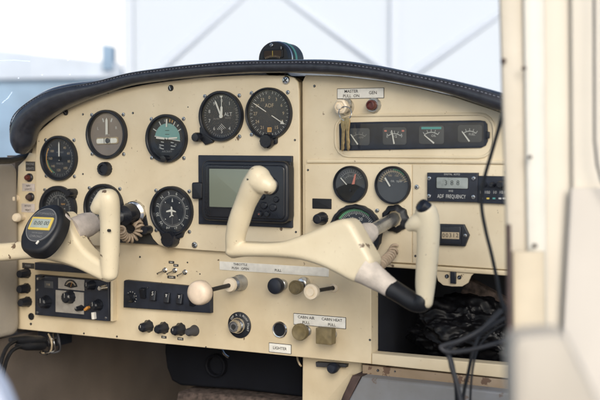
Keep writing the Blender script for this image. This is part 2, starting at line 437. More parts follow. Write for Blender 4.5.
o = Vector((0, -.3, .50)); b = MB(o); boxw(b, (XL - .08, -.95, .50), (.62, .12, .53), 'headliner')  # roof out of view, added to keep sky light off the upper panel
tag(b.build('ceiling', None, o), 'grey-beige cabin roof lining out of view, added to shade the panel', 'ceiling', kind='structure')
# side window sill: black rubber line
b = MB(P(10, 160, .02)); b.tube([P(30, 152, -.02), P(22, 157, .0), P(10, 160.5, .06), P(-60, 162, .30)], [.006, .006, .006, .006], 'rubber', 10)
tag(b.build('window_seal', None, b.org), 'black rubber seal along the sill of the left side window', 'window seal')

# ================================================================== INSTRUMENT PANEL
o0 = P(300, 364, 0)
panel = thing('instrument_panel', 'cream painted aircraft instrument panel with chipped paint', 'instrument panel', o0)
# lower/base panel
base = [(13, 328.6), (120, 339.5), (230, 350.3), (371, 364.2), (371, 258), (299, 250), (297.5, 180), (297.5, 82), (290, 77), (250, 76.5), (200, 78.5), (150, 85.5), (110, 93.5), (75, 106), (52, 120), (38, 138), (26, 158), (18, 166), (13, 250)]
b = MB(); b.prism(pxo(base, 0, o0), -.026, 0, 'cream2', .0015)
MB.recalc = True
b.build('lower_panel', panel)
# flight panel (raised, shock mounted)
fp = [(299.5, 256.6), (299.2, 170), (298.5, 90), (297.5, 82), (294, 77.5), (287, 75.5), (250, 75), (200, 77), (150, 83.5), (110, 91.5), (78, 103), (58, 115), (44, 127), (37, 134), (36, 150), (35.5, 242.5), (100, 246), (108, 243), (113, 234), (118, 215), (125, 204), (136, 200), (144, 206), (147, 220), (149, 231), (153, 239), (158, 244.5), (165, 247.5), (200, 250.2)]
b = MB(); b.prism(pxo(fp, HF, o0), HF - .004, HF, 'cream', .0012); b.build('flight_panel', panel)
b = MB(); b.prism(pxo([(294, 253), (293, 86), (44, 132), (44, 238)], HF - .004, o0), .0004, HF - .0045, 'slot', 0); b.build('shock_mount', panel)
# right panel
rp = [(303, 258.5), (302.8, 170), (302.5, 82), (306, 75), (340, 76), (376, 80), (414, 87), (452, 96), (497, 111), (515, 118), (515, 270.5), (440, 265.5), (371, 261.4)]
b = MB(); b.prism(pxo(rp, 0, o0), -.02, .001, 'cream', .001); b.build('right_panel', panel)
b = MB(); b.prism(pxo([(280, 252), (280, 76), (330, 76), (330, 252)], -.028, o0), -.032, -.028, 'slot', 0); b.build('shade_backing', panel)  # black sheet stands in for the shaded cavity behind the flight panel edge
# instrument sub-plates of the right panel, separated by a hair seam
b = MB(); b.prism(pxo([(305, 258.2), (305, 164.2), (411.6, 164.6), (411.6, 263)], .003, o0), .0005, .003, 'cream', .0006); b.build('instrument_plate', panel)
b = MB(); b.prism(pxo([(412.6, 263.1), (412.6, 164.6), (514, 165.2), (514, 270)], .003, o0), .0005, .003, 'cream', .0006); b.build('instrument_plate', panel)
# pressed bead above the plates and round the engine gauge slot
def bead(pts, r, h=.001, name='bead'):
    b = MB(o0); b.tube([P(x, y, h) for x, y in pts], r, 'cream', 10); b.build(name, panel)
bead([(308, 161.3), (360, 161.2), (440, 161.6), (514, 162.4)], .0036)
c0 = P(412, 135.8, .001); wr = P(491, 135, .001).x - P(333, 135, .001).x; hr = P(412, 114.5, .001).z - P(412, 156.5, .001).z
b = MB(o0); q = rr(c0.x, c0.z, wr, hr, .022)
q = q + q[:2]; b.tube([(x, -.0012, z) for x, z in q], .0024, 'cream', 8, caps=False); b.build('bead', panel)
# bottom lip over the glove box
b = MB(); b.prism(pxo([(371.5, 262.5), (514, 271.5), (514, 276.5), (371.5, 266.2)], .007, o0), -.02, .007, 'cream2', .002); b.build('lip', panel)
# glove box: frame below, flange, liner
b = MB(); b.prism(pxo([(371.6, 353.4), (440, 359.5), (514, 366), (514, 379.3), (371.6, 364.4)], 0, o0), -.022, 0, 'cream2', .0015); b.build('glove_box_frame', panel)
gl = MB(o0)
xa = P(374, 300, -.026).x; xb = .60; ztop = P(440, 262, -.02).z; zbot = P(400, 356, 0).z - .004; yb = .24
boxw(gl, (xa, yb, zbot - .03), (xb, yb + .004, ztop), 'gloveliner')
boxw(gl, (xa - .004, .024, zbot - .03), (xa, yb, ztop), 'gloveliner')
boxw(gl, (xb, .024, zbot - .03), (xb + .004, yb, ztop), 'gloveliner')
boxw(gl, (xa - .004, .0225, zbot - .034), (xb, yb, zbot - .030), 'gloveliner')
boxw(gl, (xa - .004, .024, ztop), (xb, yb, ztop + .004), 'gloveliner')
gl.build('glove_box_liner', panel)
# catch tab under the lip
tabp = [(433, 268.3), (436, 274), (438, 281), (443, 285.2), (452, 286.5), (462, 286.5), (468, 283), (471, 276), (476, 271.5)]
b = MB(); b.prism(pxo(tabp, .004, o0), .0015, .004, 'cream2', .0006)
b.prism(pxo([(450, 271.5), (455.5, 272), (455.5, 284), (450, 283.4)], .008, o0), .004, .008, 'black', .001); b.build('glove_box_catch', panel)
# loose screws and holes of the panel
def lscrew(x, y, h, dark=False, sc=1.0):
    p = P(x, y, h) - o0; screw(panel, p.x, p.z, h, dark, sc)
for x, y, h, d, s_ in ((66, 112.5, HF, 1, 1.5), (83, 114.3, HF, 1, .55), (133, 113, HF, 1, .55), (83, 174, HF, 1, .5), (171, 88, HF, 1, 1.5), (188, 107, HF, 1, .3), (314.5, 86, .001, 1, .6),
                      (286.5, 80.2, HF, 0, 1.9), (195, 245, HF, 0, 1.6), (417, 187, .003, 0, 1.1), (415.5, 256, .003, 1, .5), (140, 257, 0, 1, .5), (206, 347, 0, 1, .35), (84, 333.5, 0, 1, .5), (117, 336.5, 0, 1, .5),
                      (31, 324, 0, 1, .7), (447, 276.3, .004, 1, .9), (459.5, 277.4, .004, 1, .9), (399, 163.2, .003, 1, .3), (232, 253.5, HF, 1, .4), (144, 240, 0, 1, 1.2), (187.5, 262.5, 0, 1, .4), (200, 274, 0, 1, .35), (370, 340, 0, 1, .5),
                      (506, 172, .003, 0, .7), (308, 170, .003, 1, .5), (308, 250, .003, 1, .5), (295, 140, HF, 1, .5), (296, 232, HF, 1, .5)):
    lscrew(x, y, h, bool(d), s_)

# ================================================================== GLARESHIELD
top = [(17, 150), (15, 135), (15.5, 119), (23.8, 106.8), (43, 93.5), (65, 86), (100, 79.8), (130, 72.5), (160, 68), (190, 64.5), (232, 61), (277, 59.8), (330, 59.7), (376, 65), (414, 72.6), (452, 80), (500, 92), (530, 103)]
bot = [(24, 156), (30, 151), (36, 135), (46, 122), (63, 110.5), (80, 102.5), (103, 94.2), (132, 85.5), (162, 81), (192, 77.5), (233, 74), (278, 72.6), (331, 74.5), (374, 79), (411, 85.5), (448, 94), (494, 109.5), (524, 121)]
ctr = []
for (a, b_), (c, d) in zip(top, bot):
    ctr.append(((a + c) / 2, (b_ + d) / 2, math.hypot(a - c, b_ - d) / 2))
HG = .030
gs = thing('glareshield', 'padded navy leather glareshield with stitched edge above the panel', 'glareshield', P(270, 70, HG))
path = cat(ctr, 6)
pp = [P(x, y, HG) for x, y, r in path]; rad = [r * S(x, y, HG) for x, y, r in path]
b = MB(gs.location); b.tube(pp, rad, 'leather', 20, flat=1.25, up=(0, 1, 0)); b.build('padded_edge', gs)
# stitches along the top of the roll, each a short raised thread
tp = cat([(*t, 0) for t in top], 6)
b = MB(gs.location)
acc = 0; last = None
tp3 = []
for (x, y, r), (tx, ty, _) in zip(path, tp):
    k = .52; tp3.append(P(x + (tx - x) * k, y + (ty - y) * k, HG) + Vector((0, -S(x, y, HG) * r * 1.25 * .86, 0)))
L = [0]
for a, c in zip(tp3, tp3[1:]): L.append(L[-1] + (c - a).length)
d_ = .02
i = 0
while d_ < L[-1] - .03:
    while L[i + 1] < d_: i += 1
    t = (d_ - L[i]) / (L[i + 1] - L[i]); p = tp3[i].lerp(tp3[i + 1], t); dr = (tp3[i + 1] - tp3[i]).normalized()
    b.tube([p - dr * .0018, p, p + dr * .0018], [.0004, .0008, .0004], 'thread', 6); d_ += .0062
b.build('stitching', gs)
# welt line beside the stitches
b = MB(gs.location); b.tube([p + Vector((0, .001, .0022)) for p in tp3], .0011, 'leather', 6); b.build('welt', gs)
# deck running forward to the windshield
b = MB(gs.location); vs = []
for (x, y, r), p in zip(path, pp):
    zt_ = p.z + r * S(x, y, HG) * .55
    for yy, dz in ((-.025, 0), (.10, -.004), (.42, -.03)): vs.append(Vector((p.x, yy, zt_ + dz)) - gs.location)
    for yy, dz in ((.42, -.034), (.10, -.008), (-.025, -.004)): vs.append(Vector((p.x, yy, zt_ + dz)) - gs.location)
n = len(path); fs = []
for i in range(n - 1):
    for k in range(6): fs.append((i * 6 + k, i * 6 + (k + 1) % 6, (i + 1) * 6 + (k + 1) % 6, (i + 1) * 6 + k))
b.add(vs, fs, 'leather'); b.build('deck', gs)

# magnetic compass on the deck
yc = -.10
c = P(274.5, 59, yc); r = 17.6 * S(274, 59, yc)
cp = thing('magnetic_compass', 'black magnetic compass with teal rim standing on the glareshield', 'compass', c)
b = MB(); b.lathe(0, 0, [(r * .8, -.055), (r * .98, -.05), (r, -.02), (r * 1.0, 0), (r * .95, .004), (0, .0042)], 'black', 40); b.build('case', cp)
b = MB(); b.lathe(0, 0, [(r * 1.00, -.026), (r * 1.03, -.025), (r * 1.03, -.021), (r * 1.0, -.020)], 'teal', 40); b.lathe(0, 0, [(r * 1.0, -.010), (r * 1.03, -.009), (r * 1.0, -.007)], 'chrome', 40); b.build('rim', cp)
b = MB(); b.rrect(0, r * .28, r * 1.3, r * .5, .0046, .006, 'rubber', .003, .0006); b.rrect(0, r * .28, r * 1.12, r * .36, .006, .0064, 'footdark', .002, 0)
b.seg(0, r * .12, 0, r * .45, .0012, .0068, 'yellow'); b.ticks(0, -r * 1.2, r * 1.28, r * 1.40, -20, 20, 10, .0006, .0068, 'faded'); b.build('card_window', cp)
screw(cp, -r * .10, r * .78, .0042); screw(cp, r * .55, r * .6, .0042, True)

# windshield and left window panes
ws = thing('windshield', 'clear acrylic windshield above the glareshield', 'windshield', Vector((0, .45, .03)))
b = MB(ws.location); NX = 16; vs = []
for i in range(NX + 1):
    t = i / NX; x = -.62 + 1.32 * t; e = abs(2 * t - 1) ** 3
    for k in range(5):
        s_ = k / 4
        for th in (0, .004): vs.append(Vector((x, .45 - .20 * s_ * s_ - .10 * s_ - .10 * e + th, .0 + .60 * s_)) - ws.location)
fs = []
for i in range(NX):
    for k in range(4):
        a0 = (i * 5 + k) * 2; a1 = (i * 5 + k + 1) * 2; b0 = ((i + 1) * 5 + k) * 2; b1 = ((i + 1) * 5 + k + 1) * 2
        fs += [(a0, b0, b1, a1), (a0 + 1, a1 + 1, b1 + 1, b0 + 1)]
b.add(vs, fs, 'pane'); b.build('pane', ws)
sw = thing('side_window', 'scratched clear side window left of the panel', 'window', Vector((XL - .06, -.3, .0)))
b = MB(sw.location); boxw(b, (XL - .064, -1.1, z_sill - .01), (XL - .060, .10, .42), 'pane'); b.build('pane', sw)
b = MB(sw.location)
def on_win(x, y):
    d = ray(x, y); return CAM + d * ((XL - .0585 - CAM.x) / d.x)
for pts in ([(-2, 60.5), (14, 60), (30, 61.2)], [(2, 103), (8, 98), (12, 92)]):
    b.tube([on_win(*p) for p in pts], .00028, 'scratch', 5)
for x, y in ((18.5, 78), (42, 75), (70, 74.5), (6, 12), (68, 60)):
    p = on_win(x, y); b.tube([p - Vector((0, .0006, 0)), p + Vector((0, .0006, 0))], .0007, 'scratch', 6)
b.build('scratch', sw)

# ================================================================== GAUGES
def gauge(name, label, cx, cy, hp, paint_fn, dial='dial', screws=(1, 1, 1, 1), h0=HF, bez=.009, rim=.88, scallop=None, bm_='black', cat_='gauge', seg=56, group=None):
    g = thing(name, label, cat_, P(cx, cy, h0), group)
    R = hp / 2 * S(cx, cy, h0 + bez)
    b = MB(); b.lathe(0, 0, [(R, 0), (R, bez - .002), (R * .975, bez), (R * (rim + .03), bez), (R * rim, bez - .0012), (R * (rim - .02), .0012)], bm_, seg, fn=scallop); b.build('bezel', g)
    ri = R * (rim - .015)
    b = MB(); b.disc(0, 0, ri, .0010, dial, 48); nd = MB()
    paint_fn(b, nd, ri); b.build('dial', g)
    if nd.v: nd.build('needle', g)
    b = MB(); b.lathe(0, 0, [(R * (rim + .005), bez - .0030), (0, bez - .0028)], 'glass', 40); b.build('glass', g)
    for k, (a, c) in enumerate(((-1, 1), (1, 1), (-1, -1), (1, -1))):
        if screws[k]: screw(g, a * R * .80, c * R * .80, 0, False, 1.0)
    return g, R
def needle(nd, R, ang, l, tail, w, m='needle', h=.0030, tip=True):
    a = D2R(ang); s_, c = math.sin(a), math.cos(a); n = (c, -s_)
    pts = [(-tail * R * s_ + n[0] * w * .35, -tail * R * c + n[1] * w * .35), (n[0] * w * .5, n[1] * w * .5), (l * R * .85 * s_ + n[0] * w * .5, l * R * .85 * c + n[1] * w * .5), (l * R * s_, l * R * c),
           (l * R * .85 * s_ - n[0] * w * .5, l * R * .85 * c - n[1] * w * .5), (-n[0] * w * .5, -n[1] * w * .5), (-tail * R * s_ - n[0] * w * .35, -tail * R * c - n[1] * w * .35)]
    nd.prism(pts, h, h + .0006, m)
H1, H2 = .0013, .0016
def nums(b, R, rad, items, size, m, upright=True):
    for t, a in items:
        b.text(t, rad * R * math.sin(D2R(a)), rad * R * math.cos(D2R(a)), H2, size * .9 * R, m, 0 if upright else -a)

def d_asi(b, nd, R):
    b.arc(0, 0, R * .86, R * .91, 215, 305, H1, 'amber'); b.arc(0, 0, R * .80, R * .84, 205, 262, H1, 'green'); b.arc(0, 0, R * .78, R * .80, 60, 150, H1, 'dimwhite')
    b.ticks(0, 0, R * .80, R * .93, 20, 320, 30, R * .018, H1, 'dimwhite')
    nums(b, R, .62, [('40', 32), ('60', 66), ('80', 105), ('100', 145), ('120', 188), ('140', 228), ('160', 268), ('180', 305)], .20, 'faded')
    b.text('KNOTS', 0, -R * .28, H2, R * .13, 'dimwhite'); b.text('AIRSPEED', R * .02, R * .30, H2, R * .11, 'dimwhite')
    needle(nd, R, 0, .84, .12, R * .07); nd.lathe(0, 0, [(R * .1, .0028), (R * .1, .0036), (0, .0038)], 'black', 20)
gauge('airspeed_indicator', 'dark airspeed gauge with white needle straight up, above the course gauge', 60.3, 158.2, 45.5, d_asi, group='round flight instruments')

def d_turn(b, nd, R):
    for a, s_ in ((-20, .12), (20, .12)):
        b.seg(R * .62 * math.sin(D2R(a)), R * .62 * math.cos(D2R(a)), R * .8 * math.sin(D2R(a)), R * .8 * math.cos(D2R(a)), R * .07, H1, 'white')
    b.text('L', -R * .55, R * .28, H2, R * .2, 'white'); b.text('R', R * .52, R * .30, H2, R * .2, 'white'); b.text('2 MIN', 0, -R * .02, H2, R * .1, 'white'); b.text('TURN', 0, -R * .68, H2, R * .12, 'dimwhite')
    b.prism(rr(0, -R * .30, R * 1.28, R * .33, R * .10, 2), .001, .0034, 'faded', .0012)
    b.prism(rr(0, -R * .30, R * 1.2, R * .22, R * .09, 2), .0034, .0038, 'placard', .0002)
    b.lathe(R * .06, -R * .29, [(R * .125, .0036), (R * .12, .005), (R * .06, .0062), (0, .0065)], 'dialgrey', 20)
    for q in (-.14, .20): b.seg(q * R, -R * .43, q * R, -R * .16, R * .03, .0041, 'ink')
    needle(nd, R, 0, .78, 0, R * .13)
gauge('turn_indicator', 'turn and bank gauge with grey glass reflection painted on its face and pale ball tube', 107.9, 134.4, 49.5, d_turn, 'dialreflect', group='round flight instruments')

def d_att(b, nd, R):
    t = D2R(-9)
    hor = lambda r, a: (r * math.cos(a + t), r * math.sin(a + t))
    b.poly([hor(R * .72, math.pi * i / 24) for i in range(25)], H1, 'sky')
    b.poly([hor(R * .72, -math.pi * i / 24) for i in range(25)], H1, 'cover')
    b.seg(*hor(R * .74, math.pi), *hor(R * .74, 0), R * .045, H2, 'white')
    for a, m in ((-60, 'white'), (-30, 'white'), (-10, 'dimwhite'), (0, 'white'), (10, 'amber'), (20, 'amber'), (30, 'white'), (45, 'white'), (60, 'white')):
        l = .72 if a in (-60, -30, 0, 30, 60) else .8
        b.seg(R * l * math.sin(D2R(a)), R * l * math.cos(D2R(a)), R * .93 * math.sin(D2R(a)), R * .93 * math.cos(D2R(a)), R * .05, H2, m)
    for k, q in enumerate((-.18, -.34, -.5)):
        w = (.16, .26, .2)[k]
        for s_ in (-1, 1): b.seg(s_ * R * .2, q * R, s_ * R * (.2 + w), q * R - s_ * w * .16 * R, R * .035, H2, 'white')
    for q in (.2, .38): b.seg(-.12 * R, q * R, .12 * R, q * R, R * .025, H2, 'ink')
    b.text('10', .46 * R, -.3 * R, H2, R * .13, 'white'); b.text('20', -.42 * R, -.42 * R, H2, R * .13, 'white')
    b.poly([(R * .93 * math.cos(a), R * .93 * math.sin(a)) for a in [D2R(205 + 130 * i / 20) for i in range(21)]] + [(R * .55, -R * .52), (-R * .55, -R * .52)], .0022, 'cover')
    b.text('AIRCRAFT', 0, -R * .62, .0026, R * .13, 'dimwhite')
    for s_ in (-1, 1): nd.prism([(s_ * R * .12, -R * .05), (s_ * R * .60, R * .0), (s_ * R * .60, R * .07), (s_ * R * .12, R * .05)], .0032, .0038, 'needle')
    nd.lathe(0, -R * .0, [(R * .05, .003), (R * .05, .004), (0, .0042)], 'needle', 14)
    nd.prism([(-R * .035, R * .55), (R * .035, R * .55), (R * .035, R * .92), (-R * .035, R * .92)], .0032, .0037, 'needle')
g, R = gauge('attitude_indicator', 'attitude gauge with teal sky card and tilted white horizon line', 167.8, 138.5, 49, d_att, group='round flight instruments')
b = MB(); b.lathe(0, -R * .84, [(R * .16, 0), (R * .16, .010), (R * .13, .014), (0, .0145)], 'blackg', 20); b.build('knob', g)

def d_alt(b, nd, R):
    b.ticks(0, 0, R * .86, R * .95, 0, 360, 50, R * .02, H1, 'dimwhite')
    nums(b, R, .70, [('0', 0), ('1', 36), ('4', 144), ('5', 180), ('6', 216), ('7', 252), ('8', 288), ('9', 324)], .25, 'white')
    b.text('ALT', R * .34, R * .08, H2, R * .24, 'white'); b.text('100 FEET', -R * .28, -R * .12, H2, R * .10, 'dimwhite'); b.text('INCHES', R * .33, -R * .08, H2, R * .09, 'dimwhite')
    for i in range(5): L_ = (.34, .30, .24, .17, .09)[i]; x_, y_ = -.04 - .052 * i, -.34 - .055 * i; b.seg(R * x_, R * y_, R * (x_ + L_ * .7), R * (y_ - L_ * .62), R * .024, H2, 'white')
    for i in range(5): b.text(('29', '8', '30', '0', '1')[i], R * (.80 - .02 * abs(i - 2)), R * (.30 - i * .15), H2, R * .15, 'dimwhite', -80)
    needle(nd, R, -24, .80, .0, R * .075, h=.0036); needle(nd, R, 2, .48, .0, R * .11, h=.0028); needle(nd, R, 0, .92, 0, R * .03, h=.0022)
    nd.prism([(-R * .08, R * .93), (R * .08, R * .93), (0, R * .80)], .0022, .0028, 'needle')
    nd.lathe(0, 0, [(R * .09, .003), (R * .09, .0046), (0, .0048)], 'needle', 18)
g, R = gauge('altimeter', 'altimeter marked ALT with white hands near eleven and twelve', 222.3, 116.2, 51, d_alt, group='round flight instruments', screws=(1, 1, 0, 1))
b = MB(); b.prism([(-R * .98, -R * .45), (-R * .98, -R * .9), (-R * .72, -R * 1.13), (-R * .4, -R * 1.04), (-R * .36, -R * .96), (-R * .70, -R * .73), (-R * .93, -R * .40)], 0, .006, 'black', .001); b.build('corner_lug', g)
b = MB(); b.lathe(-R * 1.0, -R * .83, [(R * .19, .004), (R * .19, .016), (R * .15, .019), (0, .0195)], 'blackg', 24, fn=lambda a: 1 + .03 * math.cos(12 * a)); b.build('knob', g)

def d_adf(b, nd, R):
    b.ticks(0, 0, R * .84, R * .96, 0, 360, 36, R * .018, H1, 'white'); b.ticks(0, 0, R * .90, R * .96, 5, 365, 36, R * .014, H1, 'dimwhite')
    nums(b, R, .68, [('0', 0), ('3', 30), ('6', 60), ('9', 90), ('12', 120), ('15', 150), ('21', 210), ('24', 240), ('27', 270), ('30', 300), ('33', 330)], .22, 'faded')
    b.rrect(0, -R * .68, R * .2, R * .2, .0011, .0014, 'amber', .0005, 0); b.text('18', 0, -R * .68, .0019, R * .17, 'ink')
    b.text('ADF', 0, R * .34, H2, R * .23, 'faded')
    t = 121
    for a, b0, b1 in ((t, .16, .80), (t + 180, .16, .86)):
        s_, c = math.sin(D2R(a)), math.cos(D2R(a))
        nd.prism([(b0 * R * s_ + c * R * .018, b0 * R * c - s_ * R * .018), (b1 * R * s_ + c * R * .018, b1 * R * c - s_ * R * .018), (b1 * R * s_ - c * R * .018, b1 * R * c + s_ * R * .018), (b0 * R * s_ - c * R * .018, b0 * R * c + s_ * R * .018)], .003, .0034, 'needle')
    s_, c = math.sin(D2R(t)), math.cos(D2R(t))
    nd.prism([(.88 * R * s_, .88 * R * c), (.70 * R * s_ + c * .09 * R, .70 * R * c - s_ * .09 * R), (.70 * R * s_ - c * .09 * R, .70 * R * c + s_ * .09 * R)], .003, .0035, 'needle')
g, R = gauge('radio_compass', 'gauge marked ADF with thin white needle pointing lower right', 269.8, 113.6, 52.5, d_adf, group='round flight instruments', screws=(1, 1, 1, 0), rim=.92)
b = MB(); b.rrect(R * .0, -R * 1.0, R * .72, R * .36, 0, .005, 'black', .004, .001); b.lathe(0, -R * 1.05, [(R * .28, .004), (R * .28, .012), (R * .24, .015), (0, .0152)], 'blackg', 24, fn=lambda a: 1 + .04 * math.cos(14 * a)); b.build('knob', g)

def d_dg(b, nd, R):
    b.lathe(0, 0, [(R * .70, H1), (R * .735, H1 + .0001)], 'dimwhite', 48)
    b.ticks(0, 0, R * .62, R * .70, 0, 355, 71, R * .014, H1, 'dimwhite')
    nums(b, R, .83, [(t, -13 + 30 * k) for k, t in enumerate(('3', '6', 'E', '12', '15', 'S', '21', '24', 'W', '30', '33', 'N'))], .23, 'white', False)
    for a in (-45, 45, 135, 225): b.lathe(R * .55 * math.sin(D2R(a)), R * .55 * math.cos(D2R(a)), [(R * .03, H1), (0, H1 + .0002)], 'white', 8)
    b.prism([(-R * .04, R * .42), (R * .04, R * .42), (0, R * .60)], .001, .0014, 'white')
    b.seg(0, -R * .3, 0, -R * .62, R * .016, H2, 'dimwhite')
    pl = [(0, .27), (.045, .2), (.05, .08), (.30, .0), (.30, -.06), (.05, -.03), (.035, -.2), (.12, -.25), (.12, -.30), (0, -.28)]
    pl = [(x * R * .78, y * R * .78) for x, y in pl] + [(-x * R, y * R) for x, y in pl[::-1][1:-1]]
    nd.prism(pl, .003, .0034, 'needle')
g, R = gauge('heading_indicator', 'heading gauge with white aircraft symbol left of the screen', 172.8, 211, 50.5, d_dg, 'dial', group='round flight instruments')
b = MB(); b.prism([(-R * .62, -R * .72), (-R * .5, -R * 1.02), (-R * .36, -R * 1.08), (R * .36, -R * 1.08), (R * .5, -R * 1.02), (R * .62, -R * .72)], 0, .006, 'black', .001)
b.lathe(0, -R * 1.12, [(R * .33, .0), (R * .33, .014), (R * .28, .018), (0, .0182)], 'blackg', 28, fn=lambda a: 1 + .03 * math.cos(16 * a)); b.build('knob', g)

def d_vor(b, nd, R):
    b.lathe(0, 0, [(R * .72, H1), (R * .75, H1 + .0001)], 'dimwhite', 40); b.ticks(0, 0, R * .76, R * .95, 0, 350, 35, R * .02, H1, 'dimwhite')
    nums(b, R, .62, [('N', 10), ('3', 40), ('6', 70), ('30', 340), ('33', 312), ('27', 280)], .2, 'dimwhite', False)
    for q in (-.4, -.2, .2, .4): b.lathe(q * R, 0, [(R * .03, H1), (0, H1 + .0002)], 'white', 8)
    b.text('NAV', R * .3, R * .25, H2, R * .14, 'amber'); b.text('OFF', R * .36, -R * .12, H2, R * .13, 'dimwhite')
    needle(nd, R, 0, .58, .5, R * .035, 'dimwhite')
g, R = gauge('course_indicator', 'dark course gauge half hidden behind the stopwatch', 59.5, 208.5, 46, d_vor, rim=.80, group='round flight instruments', screws=(1, 0, 0, 0))
b = MB(); b.lathe(R * .86, R * .72, [(R * .18, .0), (R * .18, .016), (R * .14, .02), (0, .0202)], 'blackg', 22); b.rrect(R * .72, R * .66, R * .5, R * .42, 0, .007, 'black', .004, .001); b.build('knob', g)

def d_vsi(b, nd, R):
    b.ticks(0, 0, R * .80, R * .93, 90, 450, 24, R * .025, H1, 'dimwhite'); nums(b, R, .62, [('0', 270), ('5', 315), ('10', 0), ('5', 225), ('10', 180)], .22, 'white')
    needle(nd, R, 275, .75, .15, R * .07)
gauge('vertical_speed_indicator', 'dark gauge mostly hidden behind the grip of the left yoke', 105, 207.5, 48, d_vsi, group='round flight instruments')

# small engine gauges in the right panel
def d_oil(b, nd, R):
    b.arc(0, 0, R * .70, R * .73, -55, 60, H1, 'dimwhite'); b.ticks(0, 0, R * .70, R * .88, -55, 60, 12, R * .025, H1, 'dimwhite'); b.arc(0, 0, R * .50, R * .53, -50, 50, H1, 'dimwhite'); b.ticks(0, 0, R * .42, R * .5, -50, 50, 6, R * .025, H1, 'dimwhite')
    for t, a in (('0', -48), ('25', -15), ('50', 18), ('100', 48)): b.text(t, R * .60 * math.sin(D2R(a)), R * .60 * math.cos(D2R(a)), H2, R * .15, 'dimwhite', -a)
    b.poly([(R * .98 * math.cos(D2R(a)), R * .98 * math.sin(D2R(a))) for a in range(195, 346, 6)] + [(R * .5, -R * .06), (R * .2, R * .04), (-R * .2, R * .04), (-R * .5, -R * .06)], .0022, 'cover')
    b.lathe(0, -R * .36, [(R * .10, .0023), (R * .08, .004), (0, .0042)], 'black', 16)
    nd.prism([(R * .10, R * .0), (R * .28, R * .02), (R * .38, R * .62), (R * .30, R * .62)], .0032, .0037, 'red'); nd.prism([(-R * .66, R * .36), (-R * .62, R * .40), (-R * .22, -R * .0), (-R * .26, -R * .04)], .003, .0034, 'needle')
gauge('pressure_gauge', 'small dark gauge with pink-red needle beside a twin gauge', 351.2, 184.3, 37.4, d_oil, 'dialgrey', (0, 0, 0, 0), .003, .007, .92)
def d_eng(b, nd, R):
    b.arc(0, 0, R * .78, R * .82, -75, 75, H1, 'faded'); b.ticks(0, 0, R * .70, R * .92, -75, 75, 16, R * .035, H1, 'faded'); b.arc(0, 0, R * .86, R * .93, 0, 50, H1, 'green')
    for t, a in (('40', -62), ('100', -20), ('150', 22), ('200', 62)): b.text(t, R * .58 * math.sin(D2R(a)), R * .58 * math.cos(D2R(a)), H2, R * .17, 'faded', 0)
    b.text('OIL', -R * .02, R * .22, H2, R * .16, 'white'); b.text('TEMP', R * .38, R * .20, H2, R * .15, 'white')
    needle(nd, R, 0, .01, 0, R * .01); nd.prism([(-R * .52, R * .40), (-R * .44, R * .44), (-R * .12, -R * .05), (-R * .20, -R * .09)], .003, .0036, 'needle')
gauge('temperature_gauge', 'small dark gauge with faded yellow scale and white needle', 393.4, 185, 38.4, d_eng, 'dialgrey', (0, 0, 0, 0), .003, .007, .92)
def d_tach(b, nd, R):
    b.ticks(0, 0, R * .78, R * .90, -125, 125, 50, R * .018, H1, 'white'); b.arc(0, 0, R * .90, R * .99, -55, 40, H1, 'green'); b.ticks(0, 0, R * .74, R * .90, -125, 125, 10, R * .035, H1, 'white')
    nums(b, R, .60, [('5', -100), ('10', -60), ('15', -20), ('20', 20), ('25', 60), ('30', 100)], .22, 'white'); b.text('RPM', 0, R * .3, H2, R * .2, 'white'); b.text('HUNDREDS', 0, R * .12, H2, R * .1, 'dimwhite')
    for k, ch in enumerate('04713'): b.rrect(R * (-.3 + .15 * k), -R * .35, R * .13, R * .2, .001, .0015, 'black', .0003, 0); b.text(ch, R * (-.3 + .15 * k), -R * .35, .0019, R * .17, 'white')
    needle(nd, R, -125, .75, .1, R * .06)
gauge('tachometer', 'large round engine speed gauge with green arc behind the right yoke hub', 356.5, 232.5, 57, d_tach, 'dial', (0, 1, 0, 1), .003, .009, .86, scallop=lambda a: 1 + .012 * math.cos(20 * a))

